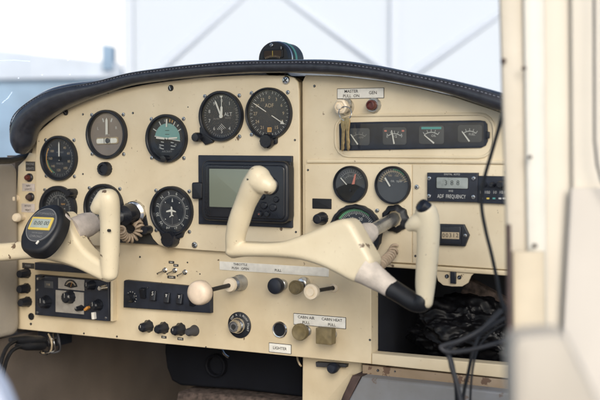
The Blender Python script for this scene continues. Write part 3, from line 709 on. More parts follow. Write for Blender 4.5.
# engine gauge cluster in the slot
cc = P(413, 135.4, .002)
cl = thing('gauge_cluster', 'long black strip with four small square engine gauges', 'gauge strip', cc)
slot = [(339.3, 124.5), (341, 122.6), (380, 121.6), (480, 120.2), (485, 121), (487.5, 124), (488, 132), (488, 141), (486, 145.5), (481, 147.8), (400, 149.4), (343, 150.6), (340, 149.6)]
b = MB(); b.prism(pxo(slot, .002, cc), 0, .0015, 'navy', .0005); b.build('strip', cl)
b = MB(); b.prism(pxo([(486.5, 131), (489.5, 132), (489.5, 138), (486.5, 139)], .005, cc), .001, .005, 'black', .001); b.build('clip', cl)
for k, (x0, x1, y0, y1) in enumerate(((349, 369.5, 128.2, 145.3), (382.8, 406.3, 127.4, 144.8), (419, 443.8, 125.7, 144.1), (457.8, 481.8, 124.9, 142.3))):
    a = P(x0, y0, .004) - cc; c = P(x1, y1, .004) - cc; u, v, w, hh = (a.x + c.x) / 2, (a.z + c.z) / 2, c.x - a.x, a.z - c.z
    b = MB(); b.rrect(u, v, w, hh, .0015, .0022, 'dialgrey', .004, .0003)
    m = ('dimwhite', 'white', 'white', 'white')[k]
    b.arc(u, v - hh * .5, hh * .62, hh * .66, -36, 36, .0026, m); b.ticks(u, v - hh * .5, hh * .62, hh * .80, -36, 36, 4, .0007, .0026, m)
    if k == 2: b.rrect(u, v + hh * .37, w * .8, hh * .12, .0022, .0025, 'teal', .0005, 0)
    if k == 1:
        b.rrect(u - w * .38, v + hh * .3, w * .1, hh * .1, .0022, .0025, 'red', .0003, 0); b.rrect(u + w * .36, v + hh * .3, w * .1, hh * .1, .0022, .0025, 'red', .0003, 0)
        for t, q in (('E', -.3), ('1/2', .02), ('F', .32)): b.text(t, u + q * w, v - hh * .02, .0027, hh * .22, m)
    else:
        b.text(('AMP', '', 'OIL', 'FUEL')[k], u + w * .1, v - hh * .05, .0027, hh * .18, m)
    f = b.build('gauge_face', cl)
    b = MB(); an = (-38, -12, -52, -38)[k]; px_ = u + w * (-.05, .0, .12, .0)[k]; py_ = v - hh * .45
    L_ = hh * (.75, .8, .72, .72)[k]; s_, c_ = math.sin(D2R(an)), math.cos(D2R(an))
    b.prism([(px_ + c_ * .0011, py_ - s_ * .0011), (px_ + L_ * s_ + c_ * .0006, py_ + L_ * c_ - s_ * .0006), (px_ + L_ * s_ - c_ * .0006, py_ + L_ * c_ + s_ * .0006), (px_ - c_ * .0011, py_ + s_ * .0011)], .0030, .0034, 'needle'); b.build('needle', f)
b = MB(); p = pxo([(344, 124), (484, 122.5), (484, 146), (344, 149)], .007, cc); b.poly(p, .006, 'glass'); b.build('glass', cl)

# ================================================================== GPS
gc = P(245, 190.5, HF)
gp = thing('gps_receiver', 'black moving map receiver with grey-green screen in a square plate', 'gps receiver', gc)
def rpx(mb, x0, y0, x1, y1, h0, h1, m, r, c, org, hb=0):
    a = P(x0, (y0 + y1) / 2, hb + h1) - org; q = P(x1, (y0 + y1) / 2, hb + h1) - org; xm = (x0 + x1) / 2; t = P(xm, y0, hb + h1) - org; bb = P(xm, y1, hb + h1) - org
    mb.rrect((a.x + q.x) / 2, (t.z + bb.z) / 2, q.x - a.x, t.z - bb.z, h0, h1, m, r, c)
    return (a.x + q.x) / 2, (t.z + bb.z) / 2, q.x - a.x, t.z - bb.z
b = MB(); rpx(b, 198.3, 155.5, 291.8, 226, 0, .005, 'navy', .001, .0008, gc, HF); b.build('mounting_plate', gp)
b = MB(); rpx(b, 201.2, 160.8, 288.0, 222, .005, .024, 'black', .012, .004, gc, HF); b.build('case', gp)
b = MB(); rpx(b, 204.5, 164.8, 284.5, 218.5, .024, .0262, 'blackg', .008, .002, gc, HF); b.build('front_cover', gp)
b = MB(); rpx(b, 207.8, 167.5, 254, 208.8, .0262, .0268, 'rubber', .002, .0003, gc, HF); rpx(b, 209.3, 169, 252.5, 207.4, .0268, .0272, 'lcd', .001, .0001, gc, HF); b.build('screen', gp)
b = MB(); rpx(b, 191.5, 182.5, 202, 199, .0, .014, 'black', .003, .002, gc, HF); b.build('latch', gp)
b = MB(); rpx(b, 286.5, 162, 290.6, 206, .005, .014, 'rubber', .001, .001, gc, HF); b.build('side_bracket', gp)
for x, y, r in ((263.8, 205.5, 3.6), (272.8, 207.5, 3.8), (259.6, 213.8, 3), (266.8, 214, 3), (276, 199.5, 3), (262, 196.5, 3.2)):
    p = P(x, y, HF + .028) - gc; rm = r * S(x, y, .04)
    b = MB(); b.lathe(p.x, p.z, [(rm, .026), (rm, .0285), (rm * .8, .0298), (0, .030)], 'blackg', 20)
    if (x, y) == (259.6, 213.8): b.text('o', p.x, p.z, .0304, rm * 1.2, 'red')
    b.build('button', gp)
p = P(270, 186, HF + .028) - gc; b = MB(); b.lathe(p.x, p.z, [(.014, .026), (.014, .0285), (.011, .030), (0, .0302)], 'blackg', 28); b.build('rocker_pad', gp)

# ================================================================== PLACARDS
def placard(label, x0, y0, x1, y1, lines, h=0.0, bg='placard', ink='ink', size=None, border=False, name='placard', th=.0012):
    xm, ym = (x0 + x1) / 2, (y0 + y1) / 2; c = P(xm, ym, h)
    w = (P(x1, ym, h) - P(x0, ym, h)).x; hh = (P(xm, y0, h) - P(xm, y1, h)).z
    b = MB()
    if border: b.rrect(0, 0, w, hh, 0, th * .7, ink, .0008, .0002); b.rrect(0, 0, w - .0016, hh - .0016, th * .7, th, bg, .0005, .0002)
    else: b.rrect(0, 0, w, hh, 0, th, bg, .0008, .0003)
    for t, fu, fv, sz in lines: b.text(t, fu * w, fv * hh, th + .0003, sz * hh, ink, off=.012)
    o_ = b.build(name, None, c); tag(o_, label, 'placard'); return o_
placard('white placard reading MASTER PULL ON and GEN', 337, 88.0, 384, 98.6, [('MASTER', -.19, .2, .40), ('PULL  ON', -.19, -.24, .40), ('GEN', .27, 0.02, .42)], .001, border=True)
placard('white placard reading LIGHTER below the socket', 269, 343.6, 291.5, 353.2, [('LIGHTER', 0, 0, .42)], border=True)
placard('white placard reading CABIN AIR and CABIN HEAT', 293.3, 315.2, 345.8, 326.8, [('CABIN AIR', -.25, .2, .34), ('PULL', -.25, -.24, .34), ('CABIN HEAT', .24, .2, .34), ('PULL', .24, -.24, .34)], border=True)
placard('long white placard reading THROTTLE PUSH OPEN', 218.5, 264.5, 327.5, 273.2, [('THROTTLE', -.30, .26, .38), ('PUSH   OPEN', -.30, -.2, .40), ('PULL', .05, -.14, .40)])
for lab, x, y, w, hh, t in (('tiny dark placard above the three toggle switches', 171.5, 262.3, 5.6, 2.6, 'NAV'), ('tiny dark placard just above the middle toggle switch', 176, 265.4, 5, 2.6, 'STBY'), ('tiny dark placard below the three toggle switches', 171.5, 277.2, 8, 2.8, 'RADIO'),
                       ('tiny dark placard under the second black knob', 164, 337.2, 5.2, 2.6, 'DIM'), ('tiny dark placard under the third black knob', 180.5, 338.9, 6, 2.8, 'INSTR')):
    placard(lab, x - w / 2, y - hh / 2, x + w / 2, y + hh / 2, [(t, 0, 0, .62)], 0, 'ink', 'placard', th=.0006)
placard('blank black label plate left of the round engine gauges', 312.6, 198.6, 331.6, 208.8, [], .003, 'rubber', 'ink', name='label_plate')
for lab, x0, y0, x1, y1, bg, ink, ls in (('black placard at the top of the left column', 26, 161.5, 35.2, 171, 'ink', 'dimwhite', [('PHONE', 0, .22, .34), ('LIGHTS', 0, -.24, .34)]),
        ('pale placard between the two upper lamps of the left column', 22.5, 183.5, 35, 191.2, 'tapeg', 'ink', [('NAV', 0, .2, .36), ('LIGHTS', 0, -.24, .36)]),
        ('pale placard below the lower lamp of the left column', 21.8, 203.6, 35, 212.4, 'tapeg', 'ink', [('PITOT', 0, .22, .34), ('HEAT', 0, -.24, .34)]),
        ('dark placard at the bottom of the left column', 22.5, 263, 34.5, 268.5, 'ink', 'dimwhite', [('FUSES', 0, 0, .5)])):
    placard(lab, x0, y0, x1, y1, ls, 0, bg, ink)

# ================================================================== KNOBS, SWITCHES
def lamp(label, x, y, r, m, name='indicator_lamp'):
    c = P(x, y, 0); rm = r * S(x, y); t = thing(name, label, 'lamp', c)
    b = MB(); b.lathe(0, 0, [(rm * 1.25, 0), (rm * 1.25, .003), (rm, .0045), (rm * .8, .0045)], 'black', 24); b.build('collar', t)
    b = MB(); b.lathe(0, 0, [(rm * .85, .004), (rm * .85, .009), (rm * .6, .0115), (0, .0125)], m, 24); b.build('lens', t)
lamp('dark red lamp in the left column under the black placard', 30, 177.5, 3.4, 'maroon')
lamp('dark brown lamp lower in the left column', 31.2, 197, 3.5, 'rust')
def capknob(name, label, x, y, prof, m, h=0, fn=None, collar=None, cat_='knob', group=None, seg=30, mark=False):
    c = P(x, y, h); s_ = S(x, y, h); t = thing(name, label, cat_, c, group)
    if collar: b = MB(); b.lathe(0, 0, [(r * s_, hh) for r, hh in collar[0]], collar[1], 30); b.build('collar', t)
    b = MB(); b.lathe(0, 0, [(r * s_, hh) for r, hh in prof], m, seg, fn=fn)
    if mark: b.seg(0, prof[-2][0] * s_ * .1, 0, prof[-2][0] * s_ * .95, .0008, prof[-1][1] + .0004, 'white')
    b.build('cap', t); return t
for lab, x, y, r in (('cream knob standing on the grey side trim', 16.6, 198.2, 5.2), ('smaller cream knob at the edge of the side trim', 23.3, 217, 4.4)):
    capknob('round_knob', lab, x, y, [(r * .7, 0), (r * .8, .012), (r, .014), (r, .019), (r * .8, .022), (0, .0225)], 'ivory', .0)
for k, (x, y) in enumerate(((27.2, 273), (27.0, 288.2), (28.2, 301.6))):
    capknob('rotary_knob', ('topmost of three black knobs stacked left of the radio', 'middle of three black knobs stacked left of the radio', 'lowest of three black knobs stacked left of the radio')[k], x, y,
            [(5.2, 0), (5, .004), (4.3, .006), (4.0, .018), (3.4, .021), (0, .0215)], 'blackg', 0, lambda a: 1 + .05 * math.cos(10 * a), group='black knobs left of the radio')
capknob('blanking_plug', 'black plug in the panel corner below the knob column', 31.5, 316.5, [(3.6, 0), (3.4, .002), (2.6, .002), (2.2, .0005), (0, .0005)], 'rubber', 0, cat_='plug')
for k, (x, y, r) in enumerate(((148.5, 326.2, 5.6), (164, 327.9, 5.4), (180.6, 329.3, 5.8), (194.6, 330.6, 5.0))):
    t = capknob('rotary_knob', ('leftmost of four black knobs under the switch panel', 'second from left of four black knobs under the switch panel', 'third from left of four black knobs under the switch panel', 'plain rightmost of four black knobs under the switch panel')[k], x, y,
            [(r * 1.15, 0), (r * 1.05, .003), (r * .85, .006), (r * .8, .018), (r * .55, .022), (0, .0225)], 'blackg' if k < 3 else 'rubberg', 0, (lambda a: 1 + .05 * math.cos(9 * a)) if k < 3 else None, group='black knobs under the switch panel', mark=k in (0, 2))
capknob('rotary_knob', 'round black knob below the blank label plate', 322.5, 218.4, [(6.6, 0), (6.4, .004), (5.4, .006), (5.2, .016), (4.6, .019), (3.4, .0195), (3.2, .0185), (0, .0185)], 'blackg', .003, lambda a: 1 + .03 * math.cos(16 * a))
capknob('rotary_knob', 'round black knurled knob below the turn gauge', 106.5, 168.8, [(7.2, 0), (7.0, .008), (6.3, .012), (4.2, .012), (3.8, .009), (0, .009)], 'black', HF, lambda a: 1 + .03 * math.cos(14 * a))
for k, (x, y) in enumerate(((165.6, 270), (175.5, 270.2), (185.6, 272))):
    c = P(x, y, 0); t = thing('toggle_switch', ('leftmost of three tiny chrome toggle switches', 'middle of three tiny chrome toggle switches', 'rightmost of three tiny chrome toggle switches')[k], 'switch', c, 'tiny toggle switches')
    b = MB(); b.lathe(0, 0, [(.0042, 0), (.0042, .002), (.0028, .003), (.0028, .006), (0, .006)], 'steel', 14); b.build('bushing', t)
    b = MB(c); b.tube([c + Vector((0, -.004, 0)), c + Vector((-.003, -.012, -.003)), c + Vector((-.005, -.017, -.005))], [.0011, .0014, .0018], 'chrome', 10); b.build('lever', t)

# push-pull controls: base on the panel, rod, head
def pushpull(name, label, bx, by, hx, hy, basefn, rod, headfn, rodm='rubber', h0=0):
    h = solve_h(bx, by, hx, hy); B = P(bx, by, h0); Hd = P(hx, hy, h); t = thing(name, label, 'knob', B)
    if basefn: b = MB(); basefn(b, S(bx, by)); b.build('bushing', t)
    if rod: b = MB(B); b.tube([B, B.lerp(Hd, .5), Hd], rod, rodm, 12); b.build('rod', t)
    b = MB(); d = Hd - B; b.T = Matrix.Translation(d) ; headfn(b, S(hx, hy, h)); b.build('head', t)
    return t
def th_base(b, s_):
    b.lathe(0, 0, [(8.2 * s_, 0), (8.2 * s_, .006), (7.2 * s_, .009), (6.6 * s_, .018), (7.2 * s_, .022), (6.0 * s_, .026), (5 * s_, .028)], 'shaft', 30)
    b.lathe(0, 0, [(6.9 * s_, .030), (7.2 * s_, .034), (6.4 * s_, .037), (0, .0375)], 'ivory', 30)
pushpull('throttle_knob', 'big pale throttle knob pulled out on a thin dark rod', 241, 282.5, 198.3, 293, th_base, .0034,
         lambda b, s_: b.lathe(0, 0, [(3.5 * s_, -.020), (9 * s_, -.018), (12 * s_, -.012), (12.6 * s_, -.004), (12.2 * s_, .002), (10.5 * s_, .006), (6 * s_, .0085), (0, .0092)], 'whiteknob', 40))
pushpull('mixture_knob', 'cream ringed knob on a short dark rod right of the olive knob', 334, 287.8, 311.5, 291.6, lambda b, s_: b.lathe(0, 0, [(4.6 * s_, 0), (4.4 * s_, .003), (3 * s_, .005), (2.4 * s_, .005)], 'ivory', 24), .0030,
         lambda b, s_: (b.lathe(0, 0, [(3 * s_, -.018), (5 * s_, -.012), (7.8 * s_, -.005), (8.2 * s_, 0), (7.6 * s_, .003), (5.4 * s_, .004), (5 * s_, .003), (4.6 * s_, .0035), (4.2 * s_, .0055), (0, .006)], 'ivory', 34)))
pushpull('push_pull_knob', 'round navy black pull knob right of the throttle', 283, 284.6, 275, 286.2, lambda b, s_: b.lathe(0, 0, [(5.5 * s_, 0), (5.5 * s_, .008), (4 * s_, .01), (0, .01)], 'shaft', 24), .005,
         lambda b, s_: b.lathe(0, 0, [(4 * s_, -.020), (6 * s_, -.012), (8.0 * s_, -.007), (8.3 * s_, 0), (7.6 * s_, .003), (5 * s_, .0048), (0, .005)], 'navy', 34))
pushpull('push_pull_knob', 'round olive pull knob between the navy knob and the cream ringed knob', 305, 282.8, 295, 287.6, lambda b, s_: b.lathe(0, 0, [(6.2 * s_, 0), (6.2 * s_, .006), (5.2 * s_, .012), (4 * s_, .013), (0, .013)], 'chrome', 24), .005,
         lambda b, s_: (b.lathe(0, 0, [(4.6 * s_, -.016), (6.0 * s_, -.012), (7.0 * s_, -.004), (7.2 * s_, 0), (6.6 * s_, .002), (5.4 * s_, .002)], 'olive', 30), b.lathe(0, 0, [(5.4 * s_, .002), (5 * s_, .0012), (0, .0012)], 'olive', 30)))
pushpull('push_pull_knob', 'round olive pull knob under the cabin air lettering', 307, 331.0, 299.6, 332.2, lambda b, s_: b.lathe(0, 0, [(5.2 * s_, 0), (5.2 * s_, .004), (4 * s_, .006), (0, .006)], 'shaft', 20), .0055,
         lambda b, s_: b.lathe(0, 0, [(5 * s_, -.016), (6.4 * s_, -.010), (8.4 * s_, -.006), (8.7 * s_, 0), (8 * s_, .0028), (6.5 * s_, .0028), (5.4 * s_, .002), (0, .002)], 'olive', 34))
pushpull('push_pull_knob', 'square olive pull knob under the cabin heat lettering', 332.5, 334.2, 324.4, 336.2, lambda b, s_: b.lathe(0, 0, [(5.2 * s_, 0), (5.2 * s_, .004), (4 * s_, .006), (0, .006)], 'shaft', 20), .0055,
         lambda b, s_: b.rrect(0, 0, 17.5 * s_, 16.2 * s_, -.012, .003, 'olive', .0012, .0007))
# ignition lock
c = P(239.8, 325, 0); s_ = S(240, 325); t = thing('ignition_switch', 'round ignition lock with chrome key barrel and black lettered ring', 'ignition lock', c)
b = MB(); b.lathe(0, 0, [(13.2 * s_, 0), (13.2 * s_, .0018), (12.6 * s_, .0024), (0, .0024)], 'black', 44)
for tx, a in (('OFF', -48), ('R', -16), ('L', 10), ('BOTH', 44), ('START', 96)): b.text(tx, 10.4 * s_ * math.sin(D2R(a)), 10.4 * s_ * math.cos(D2R(a)), .0028, 2.9 * s_, 'white', -a)
b.build('ring', t)
b = MB(); b.lathe(0, 0, [(8.2 * s_, .0024), (8.2 * s_, .006), (7.6 * s_, .010), (6.4 * s_, .012), (6.2 * s_, .018), (5.4 * s_, .021), (4.6 * s_, .021), (4.2 * s_, .0195), (0, .0195)], 'chrome', 40); b.build('barrel', t)
b = MB(); b.lathe(0, 0, [(2.5 * s_, .0195), (2.5 * s_, .0203), (0, .0203)], 'slot', 18); b.rrect(0, -1.6 * s_, 1.4 * s_, 3.2 * s_, .0195, .0204, 'slot', .0002, 0); b.build('keyhole', t)
# lighter socket
c = P(280.2, 329.6, 0); t = thing('lighter_socket', 'chrome ringed empty lighter socket above the LIGHTER placard', 'socket', c)
b = MB(); b.lathe(0, 0, [(8.2 * s_, 0), (8.2 * s_, .002), (7.4 * s_, .0036), (6.4 * s_, .0032), (6.0 * s_, .0015)], 'chrome', 36); b.build('ring', t)
b = MB(); b.lathe(0, 0, [(6.3 * s_, .0022), (5.8 * s_, .0008), (0, .0006)], 'cover', 30); b.build('opening', t)
# master and generator switches
c = P(346.5, 106.8, .001); s_ = S(345, 107); t = thing('master_switch', 'old cream and steel master pull switch with keys hanging from it', 'switch', c)
b = MB(); b.lathe(0, 0, [(8.6 * s_, 0), (8.6 * s_, .003), (7.4 * s_, .006), (6.4 * s_, .010)], 'chrome', 30); b.build('collar', t)
b = MB(); b.lathe(0, 0, [(6.2 * s_, .006), (6.6 * s_, .014), (7.2 * s_, .018), (7.0 * s_, .022), (5.2 * s_, .024), (4.4 * s_, .022), (3.0 * s_, .022), (2.6 * s_, .026), (0, .027)], 'ivory', 30, fn=lambda a: 1 + .05 * math.cos(6 * a)); b.build('knob', t)
c = P(374.4, 105.3, .001); t = thing('generator_switch', 'dark maroon knob in a steel ring below the word GEN', 'switch', c)
b = MB(); b.lathe(0, 0, [(7.4 * s_, 0), (7.4 * s_, .004), (6.4 * s_, .008), (5.4 * s_, .008)], 'shaft', 30, fn=lambda a: 1 + .03 * math.cos(12 * a)); b.build('collar', t)
b = MB(); b.lathe(0, 0, [(5.2 * s_, .004), (5.2 * s_, .013), (4.4 * s_, .016), (3.2 * s_, .0165), (2.8 * s_, .0135), (0, .0135)], 'maroon', 28); b.build('knob', t)
# keys
kh = .024; kc = P(345, 116, kh)
kr = thing('key_ring', 'key ring with two worn brass keys hanging from the master switch', 'keys', kc)
b = MB(kc); r_ = 7 * S(345, 114, kh); ctr_ = P(345.2, 113.5, kh)
b.tube([ctr_ + Vector((r_ * math.cos(a), .0015 * math.sin(a * 2), r_ * math.sin(a))) for a in [2 * math.pi * i / 24 for i in range(25)]], .0009, 'chrome', 8, caps=False); b.build('ring', kr)
for k, (x0, x1, yb_, hh) in enumerate(((344, 342.6, 151.5, .022), (347, 348.6, 151.0, .027))):
    o_ = P(x0, 118, hh); b = MB(); q0 = P(x0, 118, hh) - kc; q1 = P(x1, yb_, hh) - kc
    d = Vector((q1.x - q0.x, q1.z - q0.z)); L_ = d.length; d.normalize(); n_ = Vector((-d.y, d.x))
    ol = [(-.0042, 0), (-.005, .006), (-.0038, .014), (-.0024, .018), (-.0024, L_ - .003), (-.0006, L_), (.0008, L_ - .002), (.0028, L_ - .006), (.0020, L_ - .010), (.0030, L_ - .014), (.0022, L_ - .018), (.0026, .02), (.0038, .014), (.005, .006), (.0042, 0)]
    b.prism([(q0.x + n_.x * a + d.x * c_, q0.z + n_.y * a + d.y * c_) for a, c_ in ol], hh - .001 - kh, hh + .001 - kh, 'brass', .0004); b.build('key', kr)

# ================================================================== RADIOS
# old transceiver stack, lower left
rc = P(72, 298, 0); hb = .016
rd = thing('radio', 'old black radio stack with grey face and several knobs', 'radio', rc)
b = MB(); b.prism(pxo([(34.5, 262.5), (100, 268), (100, 274.5), (34.5, 270)], hb, rc), 0, hb, 'navy', .001); b.build('upper_tray', rd)
b = MB(); b.prism(pxo([(34.8, 275), (108.6, 281.5), (108.6, 321.5), (34.8, 315)], hb, rc), 0, hb, 'navy', .0012); b.build('case', rd)
b = MB(); q = pxo([(110.4, 274), (112.6, 274.2), (112.6, 321.5), (110.4, 321.3)], .012, rc); b.prism(q, 0, .012, 'cream2', .0008); b.build('mounting_rail', rd)
def rp_(x, y, h): 
    p = P(x, y, h) - rc; return p.x, p.z
b = MB(); b.prism(pxo([(55.5, 290), (83.5, 292.6), (83.5, 314.5), (55.5, 312)], hb + .0015, rc), hb, hb + .0015, 'radioface', .0004); b.build('faceplate', rd)
b = MB(); b.prism(pxo([(58, 277.8), (84, 280), (84, 291), (58, 288.6)], hb + .0015, rc), hb, hb + .0012, 'radioface', .0004)
u, v = rp_(71.5, 288, hb); b.arc(u, v, .0, .015, -78, 78, hb + .0018, 'cover'); b.arc(u, v, .010, .0115, -60, 60, hb + .0022, 'faded'); b.ticks(u, v, .0105, .013, -60, 60, 8, .0005, hb + .0022, 'white'); b.seg(u, v + .002, u + .004, v + .012, .0007, hb + .0025, 'orange'); b.build('dial', rd)
b = MB(); rpx(b, 44.3, 281.2, 53, 288, hb, hb + .001, 'dialgrey', .001, .0003, rc); u, v = rp_(48.6, 284.6, hb); b.text('118', u, v, hb + .0014, .0055, 'faded'); b.build('display', rd)
for x, y, r, m in ((67.6, 297.4, 6.6, 'blackg'), (43.5, 302.5, 6.0, 'black'), (89.3, 285.6, 4.6, 'blackg'), (102, 288, 3.2, 'chrome'), (95.5, 305.5, 5.4, 'blackg'), (79, 308.5, 3.0, 'black'), (40.5, 278.4, 1.8, 'chrome')):
    u, v = rp_(x, y, hb + .008); q = r * S(x, y); b = MB()
    b.lathe(u, v, [(q * 1.1, hb), (q, hb + .003), (q * .85, hb + .005), (q * .8, hb + .014), (q * .6, hb + .016), (0, hb + .0162)], m, 24, fn=lambda a: 1 + .05 * math.cos(11 * a)); b.seg(u, v, u, v + q * .75, .0008, hb + .0166, 'white'); b.build('knob', rd)
b = MB(); u, v = rp_(88.5, 308.2, hb); b.prism(rr(u, v, .010, .0045, .001, 35), hb, hb + .008, 'orange', .001); b.build('switch', rd)
b = MB(); u, v = rp_(95, 315.5, hb); b.prism(rr(u, v, .0055, .012, .001, 5), hb, hb + .007, 'placard', .001); b.build('switch', rd)
for x, y in ((37.5, 290), (106, 285.5), (106, 318), (37.5, 312.5)):
    u, v = rp_(x, y, hb); screw(rd, u, v, hb, False, .7)

# black switch panel
sc_ = P(166, 297, 0)
sp = thing('switch_panel', 'black panel of rocker switches and a small dial left of the throttle knob', 'switch panel', sc_)
b = MB(); b.prism(pxo([(123.5, 281), (125, 280.2), (209, 288), (210, 289), (210, 313.4), (123, 307.6)], .010, sc_), 0, .010, 'navy', .0018); b.build('plate', sp)
def up_(x, y, h):
    p = P(x, y, h) - sc_; return p.x, p.z
u, v = up_(131.3, 297.6, .011); b = MB(); b.lathe(u, v, [(.0085, .010), (.0085, .0125), (.007, .014), (.0055, .022), (0, .0225)], 'blackg', 24, fn=lambda a: 1 + .04 * math.cos(9 * a)); b.ticks(u, v, .0088, .0108, -130, 130, 9, .0009, .0103, 'white'); b.build('dial_knob', sp)
for k, (x, y) in enumerate(((142.8, 293), (153.3, 296), (167, 298.2), (179.8, 299.4), (192, 300.5))):
    u, v = up_(x, y, .013); b = MB(); w = .0105
    b.T = Matrix.Translation((u, -.010, v)) @ Matrix.Rotation(D2R((14, -12, -12, -12, 12)[k]), 4, 'X')
    b.rrect(0, 0, w, .017, -.003, .0055, 'blackg', .001, .001)
    if k == 1: b.text('5', 0, .003, .006, .009, 'white')
    elif k: b.seg(0, .001, 0, .0055, .0014, .006, 'white'); b.seg(-.002, .005, .002, .005, .001, .0061, 'white')
    b.build('rocker_switch', sp)
for q, (x, y) in enumerate(((148, 287.5), (200, 293))): screw(sp, *up_(x, y, .010), .010, True, .5)

# ADF receiver on the right
ac = P(452, 187, .003)
ad = thing('radio', 'slim black receiver lettered ADF FREQUENCY with a grey display', 'radio', ac)
def ap(x, y, h):
    p = P(x, y, .003 + h) - ac; return p.x, p.z
b = MB(); b.prism(pxo([(427, 172.6), (477.6, 172.8), (477.6, 202.4), (427, 201.4)], .009, ac), 0, .006, 'navy', .0008); fpl = b
b = MB(); rpx(b, 435.6, 176.8, 468.6, 189, .006, .0066, 'rubber', .002, .0002, ac, .003); rpx(b, 436.6, 177.6, 467.8, 188.4, .0066, .0070, 'lcdgrey', .0015, .0001, ac, .003)
for k, ch in enumerate('388'): u, v = ap(446 + 6 * k, 183, .007); b.text(ch, u, v, .0074, .010, 'lcddark')
b.build('display', ad)
b = fpl; u, v = ap(451.5, 196.6, .006); b.text('ADF  FREQUENCY', u, v, .0063, .0078, 'white', 0, .68); u, v = ap(452, 174.4, .006); b.text('DIGITAL  AUTO', u, v, .0063, .0034, 'white'); u, v = ap(451, 191, .006); b.text('KHZ', u, v, .0063, .0034, 'white'); b.build('faceplate', ad)
for x, y in ((429.5, 178.3), (473.8, 178.4), (429.3, 196), (473.5, 197)): screw(ad, *ap(x, y, .006), .006, False, .95)
b = MB(); b.prism(pxo([(477.8, 175.8), (514, 176.4), (514, 204.5), (477.8, 203)], .008, ac), 0, .005, 'navy', .0008)
for k, (t_, x) in enumerate((('1', 480.3), ('100', 487.2), ('10', 494.8), ('10.0', 502.5))): u, v = ap(x, 192.4, .005); b.text(t_, u, v, .0053, .0058, 'white')
for x, m in ((482, 'dimwhite'), (488, 'yellow'), (494, 'teal'), (500, 'white'), (504, 'white')): u, v = ap(x, 198.4, .005); b.rrect(u, v, .004, .0022, .005, .0053, m, .0003, 0)
b.build('selector_plate', ad)
for x, r in ((485, 2.6), (493.5, 2.6), (502, 4)):
    u, v = ap(x, 184.5, .005); q = r * S(x, 185); b = MB(); b.lathe(u, v, [(q, .005), (q * .95, .014), (q * .7, .017), (0, .017)], 'blackg', 20); b.build('knob', ad)

# hour meter
hc = P(453, 235.2, .003)
hm = thing('hour_meter', 'black hour meter with pointed ends and a small pale window', 'hour meter', hc)
def hp_(x, y, h=.008):
    p = P(x, y, .003 + h) - hc; return p.x, p.z
b = MB(); b.prism([hp_(x, y) for x, y in ((431, 234.5), (436, 224), (463, 224.6), (468.2, 235.5), (464, 246.6), (436, 245.4))], 0, .006, 'black', .001); b.prism([hp_(x, y) for x, y in ((438.5, 226.2), (461, 226.8), (461, 244.6), (438.5, 243.6))], .006, .010, 'blackg', .001); b.build('case', hm)
b = MB(); b.prism([hp_(x, y, .01) for x, y in ((441.8, 232), (459.2, 232.4), (459.2, 239.2), (441.8, 238.6))], .010, .0103, 'faded', .0001)
for k, ch in enumerate('00312'): u, v = hp_(443.6 + k * 3.4, 235.5, .0105); b.text(ch, u, v, .0107, .0085, 'ink')
b.build('counter_window', hm); screw(hm, *hp_(464.8, 235.6), .006, False, .8)

# ================================================================== YOKES
def union(mb, name, parent, voxel=.0016, smooth=6):
    MBr = MB.recalc; o_ = mb.build(name, parent); m1 = o_.modifiers.new('r', 'REMESH'); m1.mode = 'VOXEL'; m1.voxel_size = voxel
    m2 = o_.modifiers.new('s', 'SMOOTH'); m2.iterations = smooth; m2.factor = .5
    bpy.context.view_layer.update(); dg = bpy.context.evaluated_depsgraph_get()
    me = bpy.data.meshes.new_from_object(o_.evaluated_get(dg)); o_.modifiers.clear(); old = o_.data; o_.data = me; me.name = name; bpy.data.meshes.remove(old)
    me.polygons.foreach_set('use_smooth', [True] * len(me.polygons)); return o_
def ptube(mb, pts, m, flat=1.0, n=6, seg=20, round_ends=True):
    """pts: (x, y, radius px, h)"""
    q = cat(pts, n); w = [P(x, y, h) for x, y, r, h in q]; rd_ = [r * S(x, y, h) for x, y, r, h in q]
    if round_ends:
        for end in (0, -1):
            i0, i1 = (0, 1) if end == 0 else (-1, -2); d = (w[i0] - w[i1]).normalized(); r = rd_[i0]; ex = []; er = []
            k0 = min(flat, 1.0)
            for a in (25, 50, 72, 86): ex.append(w[i0] + d * (r * math.sin(D2R(a)) * .8)); er.append(r * math.cos(D2R(a)))
            if end == 0: w = ex[::-1] + w; rd_ = er[::-1] + rd_
            else: w = w + ex; rd_ = rd_ + er
    mb.tube(w, rd_, m, seg, flat, True, (0, 1, 0))
# right yoke; wear = rubbed-through patches at the corners and grip ends
def wear(org, pts): return [(tuple(P(x, y, h) - org), r) for x, y, h, r in pts]
yo = P(345, 248, .15)
M['yoke'] = paint('yoke enamel middle', (.755, .665, .485), chip_at=.66, rough=.36, dirt=.14, chip_scale=42, edge=1.6, wear=wear(yo, [(226, 257, .165, .012), (250, 180, .190, .006), (268, 193, .186, .009), (257, 196, .180, .006), (339, 219, .160, .010), (372, 262, .168, .008), (300, 262, .160, .006), (240, 240, .172, .005)]))
yk = thing('control_yoke', 'cream control yoke in the middle with taped right arm and black button', 'control yoke', yo, 'control yokes')
b = MB(yo)
ptube(b, [(235, 250, 9.5, .155), (235.5, 236, 10.5, .158), (239.5, 220, 11.2, .163), (245.5, 203, 11.0, .168), (253, 187, 12.4, .174), (259.5, 176.5, 12.6, .178)], 'yoke', .95)
ptube(b, [(258, 180, 12.5, .178), (265, 184, 11, .180), (269.5, 186.5, 8.5, .180)], 'yoke', .95)
ptube(b, [(233, 250.5, 8.2, .155), (246, 250.2, 6.6, .153), (262, 250.5, 6.4, .152)], 'yoke', .8)
